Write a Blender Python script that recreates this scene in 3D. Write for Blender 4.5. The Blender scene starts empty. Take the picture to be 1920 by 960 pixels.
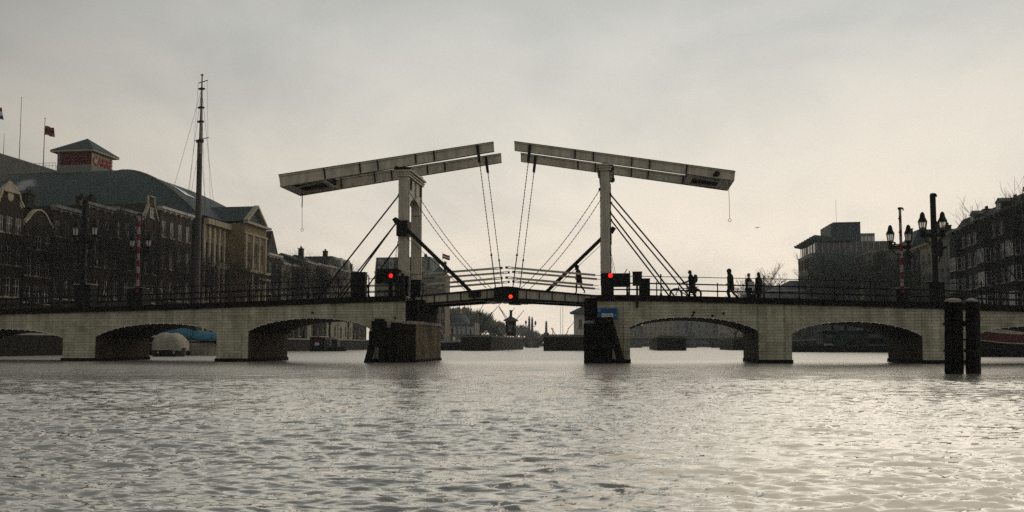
import bpy, math, random
import numpy as np
from mathutils import Vector, Matrix
R = math.radians
sc = bpy.context.scene
col = sc.collection
random.seed(7)

# ------------------------------------------------------------------ camera
F = 1500.0                      # focal length in pixels of a 1920 wide frame
PITCH = R(3.6)                  # the rest of the upward look is lens shift
SHIFT = 167 - F * math.tan(PITCH)
TH = math.atan(212 / F)         # the bridge is turned by this much
D0 = 46.0                       # metres to the bridge's front face
CAMH = 1.0
cam = bpy.data.cameras.new("camera")
cam.sensor_width = 36.0
cam.lens = 36.0 * F / 1920
cam.shift_y = SHIFT / 1920
cam.clip_start = 0.1
cam.clip_end = 3000
camo = bpy.data.objects.new("camera", cam)
camo.location = (0, 0, CAMH)
camo.rotation_euler = (R(90) + PITCH, 0, 0)
col.objects.link(camo)
sc.camera = camo

# ------------------------------------------------------------------ sky, sun, exposure
SUN_AZ, SUN_EL = R(82), R(28)   # clockwise from +Y, and height
w = bpy.data.worlds.new("World")
sc.world = w
w.use_nodes = True
nt = w.node_tree
nt.nodes.clear()
N = nt.nodes.new
L = nt.links.new
out = N("ShaderNodeOutputWorld"); bg = N("ShaderNodeBackground")
bg.inputs[1].default_value = 0.1
sky = N("ShaderNodeTexSky"); sky.sky_type = 'NISHITA'; sky.sun_disc = False
sky.sun_elevation = SUN_EL; sky.sun_rotation = SUN_AZ
sky.air_density = 1.5; sky.dust_density = 4.0
tc = N("ShaderNodeTexCoord")
sep = N("ShaderNodeSeparateXYZ"); L(tc.outputs["Generated"], sep.inputs[0])
def mth(op, a, b=None, clamp=False):
    n = N("ShaderNodeMath"); n.operation = op; n.use_clamp = clamp
    for k, x in enumerate((a, b)):
        if x is None: continue
        if isinstance(x, (int, float)): n.inputs[k].default_value = x
        else: L(x, n.inputs[k])
    return n.outputs[0]
# colour by height: warm cream at the horizon, grey above
ramp = N("ShaderNodeValToRGB")
cr = ramp.color_ramp
cr.elements[0].position = 0.0; cr.elements[0].color = (1.0, 0.87, 0.725, 1)
cr.elements[1].position = 1.0; cr.elements[1].color = (0.17, 0.18, 0.18, 1)
for p, c in ((0.10, (0.93, 0.825, 0.695)), (0.22, (0.80, 0.74, 0.645)), (0.36, (0.64, 0.63, 0.585)), (0.58, (0.36, 0.37, 0.36))):
    e = cr.elements.new(p); e.color = (*c, 1)
L(sep.outputs[2], ramp.inputs[0])
# brighter towards the veiled sun, ahead and to the right
dt = N("ShaderNodeVectorMath"); dt.operation = 'DOT_PRODUCT'
g = Vector((0.26, 1.0, 0.05)).normalized()
dt.inputs[1].default_value = g
L(tc.outputs["Generated"], dt.inputs[0])
mr = N("ShaderNodeMapRange"); mr.interpolation_type = 'SMOOTHSTEP'
mr.inputs[1].default_value = 0.44; mr.inputs[2].default_value = 1.0
mr.inputs[3].default_value = 0.42; mr.inputs[4].default_value = 1.0
L(dt.outputs["Value"], mr.inputs[0])
# cloud sheets: noise on the direction flattened onto a ceiling
zz = mth('ADD', mth('ABSOLUTE', sep.outputs[2]), 0.36)
cmb = N("ShaderNodeCombineXYZ")
L(mth('DIVIDE', sep.outputs[0], zz), cmb.inputs[0]); L(mth('DIVIDE', sep.outputs[1], zz), cmb.inputs[1])
def cloud(scale, det, rough, dist, seed):
    n = N("ShaderNodeTexNoise"); n.noise_dimensions = '4D'
    n.inputs["Scale"].default_value = scale; n.inputs["Detail"].default_value = det
    n.inputs["Roughness"].default_value = rough; n.inputs["Distortion"].default_value = dist
    n.inputs["W"].default_value = seed
    L(cmb.outputs[0], n.inputs["Vector"]); return n.outputs[0]
SEED = 7.5
c1 = cloud(0.85, 5, 0.5, 0.5, SEED)
c2 = cloud(2.4, 6, 0.55, 0.8, SEED + 3)
cl = mth('ADD', mth('MULTIPLY', c1, 0.7), mth('MULTIPLY', c2, 0.3))
mr2 = N("ShaderNodeMapRange"); mr2.interpolation_type = 'SMOOTHSTEP'
mr2.inputs[1].default_value = 0.36; mr2.inputs[2].default_value = 0.62
mr2.inputs[3].default_value = 0.75; mr2.inputs[4].default_value = 1.06
L(cl, mr2.inputs[0])
tint = N("ShaderNodeMixRGB"); tint.inputs[1].default_value = (0.94, 0.985, 1.03, 1); tint.inputs[2].default_value = (1.02, 1.0, 0.975, 1)
L(mth('MULTIPLY', mth('SUBTRACT', cl, 0.36), 3.8, True), tint.inputs[0])
k = mth('MULTIPLY', mth('MULTIPLY', mr.outputs[0], mr2.outputs[0]), 10.8)
vm = N("ShaderNodeVectorMath"); vm.operation = 'SCALE'; L(ramp.outputs[0], vm.inputs[0]); L(k, vm.inputs[3])
vm2 = N("ShaderNodeVectorMath"); vm2.operation = 'MULTIPLY'; L(vm.outputs[0], vm2.inputs[0]); L(tint.outputs[0], vm2.inputs[1])
mx = N("ShaderNodeMixRGB"); mx.inputs[0].default_value = 0.94
L(sky.outputs[0], mx.inputs[1]); L(vm2.outputs[0], mx.inputs[2])
L(mx.outputs[0], bg.inputs[0]); L(bg.outputs[0], out.inputs[0])

sl = bpy.data.lights.new("sun", 'SUN')
sl.energy = 1.0; sl.angle = R(120); sl.color = (1.0, 0.88, 0.74)
so = bpy.data.objects.new("sun", sl)
sd = Vector((math.sin(SUN_AZ) * math.cos(SUN_EL), math.cos(SUN_AZ) * math.cos(SUN_EL), math.sin(SUN_EL)))
so.rotation_euler = sd.to_track_quat('Z', 'Y').to_euler()
so.location = sd * 100
col.objects.link(so)

sc.view_settings.view_transform = 'Standard'
sc.view_settings.look = 'None'
sc.view_settings.exposure = 0.0
sc.view_settings.gamma = 1.0
sc.render.engine = 'CYCLES'
sc.cycles.use_denoising = False
sc.cycles.max_bounces = 6
sc.cycles.diffuse_bounces = 2
sc.cycles.glossy_bounces = 3
sc.cycles.volume_bounces = 0
sc.cycles.caustics_reflective = False
sc.cycles.caustics_refractive = False
sc.cycles.use_adaptive_sampling = True
sc.cycles.adaptive_threshold = 0.02
sc.cycles.adaptive_min_samples = 64
sc.cycles.sample_clamp_indirect = 4.0

# ------------------------------------------------------------------ pixel -> bridge frame (s along, d away, z up)
ct, st = math.cos(TH), math.sin(TH)
cp, sp = math.cos(PITCH), math.sin(PITCH)
def ray(px, py):
    x = (px - 960) / F; u = (480 + SHIFT - py) / F
    X, Y, Z = x, cp - sp * u, sp + cp * u
    return X * ct - Y * st, X * st + Y * ct, Z
CS, CD = D0 * st, -D0 * ct              # the camera in the frame
def fr(px, py, d=0.0):                  # on the plane at depth d -> (s, z)
    a, b, c = ray(px, py); t = (d - CD) / b
    return CS + a * t, CAMH + c * t
def ss(px, py, s):                      # on the plane at s -> (d, z)
    a, b, c = ray(px, py); t = (s - CS) / a
    return CD + b * t, CAMH + c * t
def fy(px, py, Y):                      # at world distance Y -> (s, d, z)
    x = (px - 960) / F; u = (480 + SHIFT - py) / F
    t = Y / (cp - sp * u)
    X, Z = x * t, CAMH + (sp + cp * u) * t
    return X * ct - (Y - D0) * st, X * st + (Y - D0) * ct, Z
def sx(px, d=0.0): return fr(px, 600, d)[0]
def W(s, d, z=0.0): return Vector((s * ct + d * st, D0 - s * st + d * ct, z))

# ------------------------------------------------------------------ materials
def mat(name, c, rough=0.7, var=0.25, scale=3.0, bump=0.0, bscale=20.0, metal=0.0, streak=0.0, spec=0.18, c2=None):
    m = bpy.data.materials.new(name); m.use_nodes = True
    t = m.node_tree; b = t.nodes["Principled BSDF"]
    b.inputs["Roughness"].default_value = rough
    b.inputs["Metallic"].default_value = metal
    b.inputs["Specular IOR Level"].default_value = spec
    co = t.nodes.new("ShaderNodeTexCoord")
    n = t.nodes.new("ShaderNodeTexNoise"); n.inputs["Scale"].default_value = scale
    n.inputs["Detail"].default_value = 6; n.inputs["Roughness"].default_value = 0.65
    t.links.new(co.outputs["Object"], n.inputs["Vector"])
    r = t.nodes.new("ShaderNodeValToRGB")
    lo = tuple(x * (1 - var) for x in c); hi = tuple(min(1, x * (1 + var)) for x in c)
    if c2: lo, hi = c2, c
    r.color_ramp.elements[0].position = 0.3; r.color_ramp.elements[0].color = (*lo, 1)
    r.color_ramp.elements[1].position = 0.7; r.color_ramp.elements[1].color = (*hi, 1)
    t.links.new(n.outputs[0], r.inputs[0])
    last = r.outputs[0]
    if streak:
        mp = t.nodes.new("ShaderNodeMapping"); mp.inputs["Scale"].default_value = (2.2, 2.2, 0.18)
        t.links.new(co.outputs["Object"], mp.inputs[0])
        n2 = t.nodes.new("ShaderNodeTexNoise"); n2.inputs["Scale"].default_value = 1.6; n2.inputs["Detail"].default_value = 5
        t.links.new(mp.outputs[0], n2.inputs["Vector"])
        r2 = t.nodes.new("ShaderNodeValToRGB")
        r2.color_ramp.elements[0].position = 0.35; r2.color_ramp.elements[0].color = (1 - streak,) * 3 + (1,)
        r2.color_ramp.elements[1].position = 0.6; r2.color_ramp.elements[1].color = (1, 1, 1, 1)
        t.links.new(n2.outputs[0], r2.inputs[0])
        mm = t.nodes.new("ShaderNodeMixRGB"); mm.blend_type = 'MULTIPLY'; mm.inputs[0].default_value = 1
        t.links.new(last, mm.inputs[1]); t.links.new(r2.outputs[0], mm.inputs[2]); last = mm.outputs[0]
    t.links.new(last, b.inputs["Base Color"])
    if bump:
        nb = t.nodes.new("ShaderNodeTexNoise"); nb.inputs["Scale"].default_value = bscale; nb.inputs["Detail"].default_value = 4
        t.links.new(co.outputs["Object"], nb.inputs["Vector"])
        bp = t.nodes.new("ShaderNodeBump"); bp.inputs["Strength"].default_value = bump; bp.inputs["Distance"].default_value = 0.05
        t.links.new(nb.outputs[0], bp.inputs["Height"]); t.links.new(bp.outputs[0], b.inputs["Normal"])
    return m
def brick(name, c, mortar, bw=0.22, bh=0.065, var=0.15, rough=0.8, msize=0.012, stain=0.25, bump=0.4, drip=0.0):
    m = bpy.data.materials.new(name); m.use_nodes = True
    t = m.node_tree; b = t.nodes["Principled BSDF"]; b.inputs["Roughness"].default_value = rough
    b.inputs["Specular IOR Level"].default_value = 0.12
    co = t.nodes.new("ShaderNodeTexCoord"); sp_ = t.nodes.new("ShaderNodeSeparateXYZ"); cb = t.nodes.new("ShaderNodeCombineXYZ")
    t.links.new(co.outputs["Object"], sp_.inputs[0])
    ad = t.nodes.new("ShaderNodeMath"); ad.operation = 'ADD'
    t.links.new(sp_.outputs[0], ad.inputs[0]); t.links.new(sp_.outputs[1], ad.inputs[1])
    t.links.new(ad.outputs[0], cb.inputs[0]); t.links.new(sp_.outputs[2], cb.inputs[1])
    br = t.nodes.new("ShaderNodeTexBrick"); br.inputs["Scale"].default_value = 1
    br.inputs["Brick Width"].default_value = bw; br.inputs["Row Height"].default_value = bh
    br.inputs["Mortar Size"].default_value = msize; br.inputs["Mortar Smooth"].default_value = 0.3
    br.inputs["Color1"].default_value = (*[x * (1 + var) for x in c], 1); br.inputs["Color2"].default_value = (*[x * (1 - var) for x in c], 1)
    br.inputs["Mortar"].default_value = (*mortar, 1)
    t.links.new(cb.outputs[0], br.inputs["Vector"])
    mp = t.nodes.new("ShaderNodeMapping"); mp.inputs["Scale"].default_value = (1, 1, 0.35)
    t.links.new(co.outputs["Object"], mp.inputs[0])
    n = t.nodes.new("ShaderNodeTexNoise"); n.inputs["Scale"].default_value = 1.1; n.inputs["Detail"].default_value = 7; n.inputs["Roughness"].default_value = 0.7
    t.links.new(mp.outputs[0], n.inputs["Vector"])
    r = t.nodes.new("ShaderNodeValToRGB")
    r.color_ramp.elements[0].position = 0.32; r.color_ramp.elements[0].color = (1 - stain, 1 - stain, 1 - stain * 1.15, 1)
    r.color_ramp.elements[1].position = 0.66; r.color_ramp.elements[1].color = (1.05, 1.05, 1.03, 1)
    t.links.new(n.outputs[0], r.inputs[0])
    mm = t.nodes.new("ShaderNodeMixRGB"); mm.blend_type = 'MULTIPLY'; mm.inputs[0].default_value = 1
    t.links.new(br.outputs[0], mm.inputs[1]); t.links.new(r.outputs[0], mm.inputs[2]); last = mm.outputs[0]
    if drip:                     # rain streaks and patches
        for sc3, loc, lo_, hi_ in (((2.6, 2.6, 0.16), 0.0, .42, .58), ((0.5, 0.5, 0.9), 5.0, .36, .5)):
            mp2 = t.nodes.new("ShaderNodeMapping"); mp2.inputs["Scale"].default_value = sc3; mp2.inputs["Location"].default_value = (loc, loc, loc); t.links.new(co.outputs["Object"], mp2.inputs[0])
            n2 = t.nodes.new("ShaderNodeTexNoise"); n2.inputs["Scale"].default_value = 1.4; n2.inputs["Detail"].default_value = 6; n2.inputs["Roughness"].default_value = .7
            t.links.new(mp2.outputs[0], n2.inputs["Vector"]); r2 = t.nodes.new("ShaderNodeValToRGB")
            r2.color_ramp.elements[0].position = lo_; r2.color_ramp.elements[0].color = (1 - drip, 1 - drip, 1 - drip * 1.1, 1); r2.color_ramp.elements[1].position = hi_; r2.color_ramp.elements[1].color = (1, 1, 1, 1)
            t.links.new(n2.outputs[0], r2.inputs[0]); m3 = t.nodes.new("ShaderNodeMixRGB"); m3.blend_type = 'MULTIPLY'; m3.inputs[0].default_value = 1
            t.links.new(last, m3.inputs[1]); t.links.new(r2.outputs[0], m3.inputs[2]); last = m3.outputs[0]
    t.links.new(last, b.inputs["Base Color"])
    bp = t.nodes.new("ShaderNodeBump"); bp.inputs["Strength"].default_value = bump; bp.inputs["Distance"].default_value = 0.01
    iv = t.nodes.new("ShaderNodeMath"); iv.operation = 'SUBTRACT'; iv.inputs[0].default_value = 1; t.links.new(br.outputs["Fac"], iv.inputs[1])
    t.links.new(iv.outputs[0], bp.inputs["Height"]); t.links.new(bp.outputs[0], b.inputs["Normal"])
    return m
def emit(name, c, s):
    m = bpy.data.materials.new(name); m.use_nodes = True
    b = m.node_tree.nodes["Principled BSDF"]; b.inputs["Base Color"].default_value = (*c, 1)
    b.inputs["Emission Color"].default_value = (*c, 1); b.inputs["Emission Strength"].default_value = s
    return m
def glassy(name, c, rough=0.08, spec=0.6):
    m = mat(name, c, rough, 0.3, 1.2); m.node_tree.nodes["Principled BSDF"].inputs["Specular IOR Level"].default_value = spec
    return m

M = {}
M['white_brick'] = brick('white_painted_brick', (0.63, 0.605, 0.50), (0.33, 0.315, 0.25), 0.9, 0.165, 0.10, stain=0.45, msize=0.016, drip=0.20)
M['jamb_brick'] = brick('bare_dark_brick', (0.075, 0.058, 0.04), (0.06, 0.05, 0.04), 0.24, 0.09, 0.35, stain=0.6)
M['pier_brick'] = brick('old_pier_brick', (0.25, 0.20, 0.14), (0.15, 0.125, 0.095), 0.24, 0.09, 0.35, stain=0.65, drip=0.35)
M['white_paint'] = mat('weathered_white_paint', (0.52, 0.49, 0.40), 0.5, 0.12, 2.5, 0.15, 30, streak=0.28)
M['black_steel'] = mat('black_painted_steel', (0.006, 0.0065, 0.006), 0.6, 0.3, 4)
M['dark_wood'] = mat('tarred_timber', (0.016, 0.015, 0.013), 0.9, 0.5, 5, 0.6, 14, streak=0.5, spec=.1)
M['stone_cap'] = mat('grey_stone_cap', (0.30, 0.29, 0.25), 0.8, 0.25, 6, 0.3, 25)
M['fascia'] = mat('dark_fascia_timber', (0.012, 0.0115, 0.010), 0.85, 0.5, 6, 0.3, 20, spec=.1)
M['asphalt'] = mat('asphalt', (0.05, 0.05, 0.05), 0.9, 0.2, 10)
M['chain'] = mat('rusty_chain_steel', (0.03, 0.026, 0.022), 0.6, 0.3, 20)
M['bulb'] = mat('clear_light_bulb', (0.8, 0.8, 0.78), 0.15, 0.02, 2)
M['red_light'] = emit('red_signal_glow', (1.0, 0.012, 0.01), 2.0)
M['orange_light'] = emit('orange_red_signal_glow', (1.0, 0.05, 0.01), 1.6)
M['blue_sign'] = mat('blue_enamel', (0.01, 0.09, 0.24), 0.4, 0.2, 8)
M['white_sign'] = mat('white_enamel', (0.7, 0.72, 0.72), 0.45, 0.05, 8)
M['pale_blue'] = mat('pale_blue_print', (0.16, 0.32, 0.42), 0.5, 0.1, 8)
M['red_paint'] = mat('red_barrier_paint', (0.15, 0.014, 0.018), 0.5, 0.15, 6)
M['white_barrier'] = mat('white_barrier_paint', (0.27, 0.26, 0.245), 0.5, 0.1, 6)
M['lantern_glass'] = mat('frosted_lantern_glass', (0.8, 0.78, 0.72), 0.4, 0.05, 5)
def _translucent(m):
    t = m.node_tree; o = t.nodes["Material Output"]; tr = t.nodes.new("ShaderNodeBsdfTranslucent"); tr.inputs[0].default_value = (.9, .88, .82, 1)
    tp = t.nodes.new("ShaderNodeBsdfTransparent"); mxx = t.nodes.new("ShaderNodeMixShader"); m2 = t.nodes.new("ShaderNodeMixShader"); mxx.inputs[0].default_value = .6; m2.inputs[0].default_value = .55
    t.links.new(t.nodes["Principled BSDF"].outputs[0], mxx.inputs[1]); t.links.new(tr.outputs[0], mxx.inputs[2]); t.links.new(mxx.outputs[0], m2.inputs[1]); t.links.new(tp.outputs[0], m2.inputs[2]); t.links.new(m2.outputs[0], o.inputs[0])
_translucent(M['lantern_glass'])
M['glass'] = glassy('dark_window_glass', (0.018, 0.022, 0.024))
M['frame_white'] = mat('white_window_frame', (0.42, 0.405, 0.365), 0.5, 0.1, 3)
M['bay_white'] = mat('bright_white_window_frame', (0.7, 0.68, 0.62), 0.5, 0.1, 3)
M['frame_dark'] = mat('dark_window_frame', (0.05, 0.055, 0.05), 0.5, 0.2, 3)
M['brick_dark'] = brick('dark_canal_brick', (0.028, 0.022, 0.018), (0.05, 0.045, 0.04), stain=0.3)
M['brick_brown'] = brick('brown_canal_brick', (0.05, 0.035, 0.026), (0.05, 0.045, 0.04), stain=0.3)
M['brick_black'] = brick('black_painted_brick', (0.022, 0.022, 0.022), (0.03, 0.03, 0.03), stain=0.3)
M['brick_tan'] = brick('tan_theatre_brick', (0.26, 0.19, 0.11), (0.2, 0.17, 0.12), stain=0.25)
M['plaster'] = mat('cream_plaster', (0.36, 0.33, 0.26), 0.8, 0.15, 2, streak=0.3)
M['hut_wall'] = mat('whitewashed_hut_wall', (0.66, 0.64, 0.56), 0.8, 0.1, 2)
M['plaster_grey'] = mat('grey_plaster', (0.24, 0.24, 0.225), 0.85, 0.15, 2, streak=0.3)
M['hotel_brick'] = mat('pale_brown_hotel_brick', (0.22, 0.19, 0.15), 0.85, 0.2, 0.8, streak=0.3)
M['stone'] = mat('pale_sandstone', (0.40, 0.36, 0.27), 0.8, 0.2, 4, 0.2, 20, streak=0.3)
M['stone_grey'] = mat('grey_bridge_stone', (0.19, 0.2, 0.2), 0.85, 0.25, 1.5, streak=0.3)
M['slate'] = mat('blue_grey_slate', (0.048, 0.07, 0.073), 0.6, 0.2, 3, 0.3, 15)
M['tile_dark'] = mat('dark_roof_tile', (0.035, 0.03, 0.027), 0.7, 0.3, 4, 0.4, 12)
M['copper'] = mat('green_copper_roof', (0.075, 0.115, 0.115), 0.6, 0.2, 1.5, streak=0.2)
M['grey_panel'] = mat('grey_cladding', (0.17, 0.165, 0.15), 0.7, 0.12, 1)
M['skylight'] = mat('skylight_glass', (0.5, 0.52, 0.52), 0.12, 0.05, 1, spec=0.8)
M['red_panel'] = mat('dark_red_panel', (0.11, 0.018, 0.015), 0.6, 0.3, 3)
M['red_letter'] = mat('red_letter_enamel', (0.27, 0.045, 0.04), 0.5, 0.15, 4)
M['quay_wall'] = brick('mossy_quay_brick', (0.024, 0.022, 0.016), (0.02, 0.019, 0.016), stain=0.5)
M['paving'] = mat('quay_paving', (0.12, 0.11, 0.10), 0.9, 0.2, 1.5)
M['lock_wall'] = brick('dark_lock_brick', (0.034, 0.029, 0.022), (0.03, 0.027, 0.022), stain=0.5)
M['bark'] = mat('dark_bark', (0.028, 0.024, 0.020), 0.9, 0.3, 6)
M['twig'] = mat('bare_twigs', (0.028, 0.026, 0.023), 0.9, 0.3, 4)
M['twig_far_haze'] = mat('haze_paled_bare_twigs', (0.24, 0.24, 0.21), 0.9, 0.3, 4)  # far copy of the bare twigs, distance haze put into its pale colour
M['twig_mid_haze'] = mat('haze_tinted_bare_twigs', (0.085, 0.085, 0.07), 0.9, 0.3, 4)  # right-bank copy of the twigs, lightened to carry haze in the colour
M['grass'] = mat('winter_grass', (0.06, 0.06, 0.03), 0.95, 0.4, 1.5)
M['skin'] = mat('skin', (0.42, 0.27, 0.20), 0.6, 0.05, 5)
M['cloth_black'] = mat('black_cloth', (0.014, 0.014, 0.016), 0.9, 0.3, 12)
M['cloth_grey'] = mat('charcoal_cloth', (0.035, 0.036, 0.04), 0.9, 0.3, 12)
M['cloth_pale'] = mat('pale_cloth', (0.45, 0.43, 0.42), 0.9, 0.2, 12)
M['hair'] = mat('dark_hair', (0.02, 0.016, 0.013), 0.6, 0.3, 30)
M['rubber'] = mat('black_rubber', (0.012, 0.012, 0.012), 0.7, 0.2, 10)
M['steel'] = mat('grey_steel', (0.30, 0.30, 0.29), 0.4, 0.15, 8, metal=0.6)
M['hull_black'] = mat('black_hull_paint', (0.018, 0.018, 0.018), 0.5, 0.3, 2)
M['hull_white'] = mat('white_hull_paint', (0.45, 0.42, 0.35), 0.45, 0.12, 2, streak=0.3)
M['tarp_blue'] = mat('blue_tarpaulin', (0.045, 0.17, 0.25), 0.55, 0.25, 2.0, 0.5, 4)
M['tarp_grey'] = mat('beige_boat_cover', (0.36, 0.34, 0.28), 0.75, 0.25, 2.0, 0.5, 3)
M['varnish'] = mat('brown_mast_wood', (0.055, 0.045, 0.038), 0.5, 0.3, 2)
M['mast_pale'] = mat('grey_topmast_wood', (0.20, 0.18, 0.15), 0.6, 0.2, 2)
M['houseboat'] = mat('teal_grey_boards', (0.06, 0.085, 0.085), 0.7, 0.2, 2, streak=0.3)
M['hull_red'] = mat('red_brown_hull_paint', (0.13, 0.04, 0.035), 0.6, 0.4, 6)
M['flag_red'] = mat('red_flag_cloth', (0.22, 0.03, 0.03), 0.8, 0.1, 5)
M['flag_white'] = mat('white_flag_cloth', (0.6, 0.58, 0.55), 0.8, 0.05, 5)
M['flag_blue'] = mat('blue_flag_cloth', (0.03, 0.06, 0.20), 0.8, 0.1, 5)
M['flag_black'] = mat('black_flag_cloth', (0.03, 0.025, 0.025), 0.8, 0.1, 5)
M['gold'] = mat('gilded_metal', (0.26, 0.21, 0.11), 0.4, 0.2, 8, metal=0.5)
M['feather'] = mat('grey_feathers', (0.25, 0.25, 0.25), 0.8, 0.2, 20)

# ------------------------------------------------------------------ mesh builder and object helpers
class MB:
    def __init__(s): s.v = []; s.f = []; s.mi = []; s.m = 0
    def add(s, vs, fs):
        b = len(s.v); s.v += [tuple(x) for x in vs]
        for f in fs: s.f.append(tuple(b + i for i in f)); s.mi.append(s.m)
        return s
    def hexa(s, p): return s.add(p, [(0, 3, 2, 1), (4, 5, 6, 7), (0, 1, 5, 4), (1, 2, 6, 5), (2, 3, 7, 6), (3, 0, 4, 7)])
    def box(s, x0, x1, y0, y1, z0, z1):
        return s.hexa([(x0, y0, z0), (x1, y0, z0), (x1, y1, z0), (x0, y1, z0), (x0, y0, z1), (x1, y0, z1), (x1, y1, z1), (x0, y1, z1)])
    def beam(s, p, q, wd, h, up=(0, 0, 1)):
        p, q = Vector(p), Vector(q); a = (q - p).normalized(); u = Vector(up)
        if abs(a.dot(u)) > 0.98: u = Vector((0, 1, 0))
        r = a.cross(u).normalized() * (wd / 2); u = r.cross(a).normalized() * (h / 2)
        return s.hexa([p - r - u, p + r - u, p + r + u, p - r + u, q - r - u, q + r - u, q + r + u, q - r + u])
    def tube(s, pts, r, n=6, cap=True):
        pts = [Vector(p) for p in pts]; m = len(pts)
        rs = r if isinstance(r, (list, tuple)) else [r] * m
        vs = []; fs = []
        ref = None
        for i in range(m):
            a = (pts[min(i + 1, m - 1)] - pts[max(i - 1, 0)])
            a = a.normalized() if a.length > 1e-9 else Vector((0, 0, 1))
            if ref is None: ref = Vector((0, 0, 1)) if abs(a.z) < 0.9 else Vector((1, 0, 0))
            e1 = a.cross(ref)
            if e1.length < 1e-4: e1 = a.cross(Vector((0, 1, 0.3)))
            e1.normalize(); e2 = a.cross(e1)
            for j in range(n):
                t = 2 * math.pi * j / n
                vs.append(pts[i] + (e1 * math.cos(t) + e2 * math.sin(t)) * rs[i])
        for i in range(m - 1):
            for j in range(n):
                k = (j + 1) % n
                fs.append((i * n + j, i * n + k, i * n + n + k, i * n + n + j))
        if cap: fs.append(tuple(range(n))[::-1]); fs.append(tuple((m - 1) * n + j for j in range(n)))
        return s.add(vs, fs)
    def lathe(s, prof, c, n=10, sx_=1.0, sy_=1.0):
        vs = []; fs = []; m = len(prof)
        for r, z in prof:
            for j in range(n):
                t = 2 * math.pi * j / n
                vs.append((c[0] + r * sx_ * math.cos(t), c[1] + r * sy_ * math.sin(t), c[2] + z))
        for i in range(m - 1):
            for j in range(n):
                k = (j + 1) % n; fs.append((i * n + j, i * n + k, i * n + n + k, i * n + n + j))
        fs.append(tuple(range(n))[::-1]); fs.append(tuple((m - 1) * n + j for j in range(n)))
        return s.add(vs, fs)
    def ball(s, c, r, n=8, sc_=(1, 1, 1)):
        prof = [(r * math.sin(math.pi * i / 6), -r * math.cos(math.pi * i / 6) * sc_[2]) for i in range(7)]
        prof[0] = (r * 0.02, prof[0][1]); prof[-1] = (r * 0.02, prof[-1][1])
        return s.lathe(prof, c, n, sc_[0], sc_[1])
    def prism(s, poly, ext):                        # poly: 3D points of one face; ext: extrusion vector
        n = len(poly); e = Vector(ext); P = [Vector(p) for p in poly]
        return s.add(P + [p + e for p in P], [tuple(range(n))[::-1], tuple(range(n, 2 * n))] + [(i, (i + 1) % n, n + (i + 1) % n, n + i) for i in range(n)])
    def quad(s, *p): return s.add(p, [tuple(range(len(p)))])
    def mesh(s, name, mats, off=(0, 0, 0), smooth=False):
        me = bpy.data.meshes.new(name)
        me.from_pydata([(x - off[0], y - off[1], z - off[2]) for x, y, z in s.v], [], s.f)
        for m in mats: me.materials.append(m)
        if len(mats) > 1: me.polygons.foreach_set("material_index", s.mi)
        if smooth: me.polygons.foreach_set("use_smooth", [True] * len(me.polygons))
        me.update(); return me
ORG = {}
def tag(o, label=None, cat=None, group=None, kind=None):
    if label: o["label"] = label
    if cat: o["category"] = cat
    if group: o["group"] = group
    if kind: o["kind"] = kind
    return o
def place(o, org, rot=0.0, world=False):
    if world: o.location = org; o.rotation_euler = (0, 0, rot)
    else: o.location = W(*org); o.rotation_euler = (0, 0, -TH + rot)
    return o
def T(name, label, cat, org, group=None, rot=0.0, local=False):   # an Empty at the thing's base; local: its parts are written in its own axes
    o = bpy.data.objects.new(name, None); o.empty_display_size = 0.3; col.objects.link(o)
    place(o, org, rot); ORG[o] = (0, 0, 0) if local else tuple(org)
    return tag(o, label, cat, group)
def part(name, mb, mats, parent, smooth=False, label=None):
    if not isinstance(mats, (list, tuple)): mats = [mats]
    o = bpy.data.objects.new(name, mb.mesh(name, mats, ORG[parent], smooth)); col.objects.link(o)
    o.parent = parent; ORG[o] = ORG[parent]
    if label: o["label"] = label
    return o
def solo(name, mb, mats, org, label, cat, group=None, smooth=False, rot=0.0, local=False):
    if not isinstance(mats, (list, tuple)): mats = [mats]
    o = bpy.data.objects.new(name, mb.mesh(name, mats, (0, 0, 0) if local else org, smooth)); col.objects.link(o)
    place(o, org, rot); ORG[o] = (0, 0, 0) if local else tuple(org)
    return tag(o, label, cat, group)
def struct(name, mb, mats, smooth=False):
    if not isinstance(mats, (list, tuple)): mats = [mats]
    o = bpy.data.objects.new(name, mb.mesh(name, mats, (0, 0, 0), smooth)); col.objects.link(o)
    place(o, (0, 0, 0)); o["kind"] = "structure"; return o
def copy_tree(o, parent=None):
    c = o.copy(); col.objects.link(c)
    if parent: c.parent = parent
    for ch in list(o.children): copy_tree(ch, c)
    return c
def stuff_props(o): o["kind"] = "stuff"; return o
def chain_mb(mb, p, q, sag=0.0, r=0.03, step=0.11):
    p, q = Vector(p), Vector(q); n = max(6, int((q - p).length / step))
    pts = []; rs = []
    for i in range(n + 1):
        t = i / n; v = p.lerp(q, t); v.z -= sag * 4 * t * (1 - t); pts.append(v); rs.append(r if i % 2 else r * 0.45)
    return mb.tube(pts, rs, 5)
def text_mesh(txt, size, depth):
    cu = bpy.data.curves.new("t", 'FONT'); cu.body = txt; cu.size = size; cu.extrude = depth; cu.align_x = 'CENTER'; cu.align_y = 'CENTER'
    o = bpy.data.objects.new("t", cu); col.objects.link(o)
    bpy.context.view_layer.update()
    dg = bpy.context.evaluated_depsgraph_get()
    me = bpy.data.meshes.new_from_object(o.evaluated_get(dg))
    bpy.data.objects.remove(o); bpy.data.curves.remove(cu)
    return [tuple(v.co) for v in me.vertices], [tuple(p.vertices) for p in me.polygons]

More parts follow.
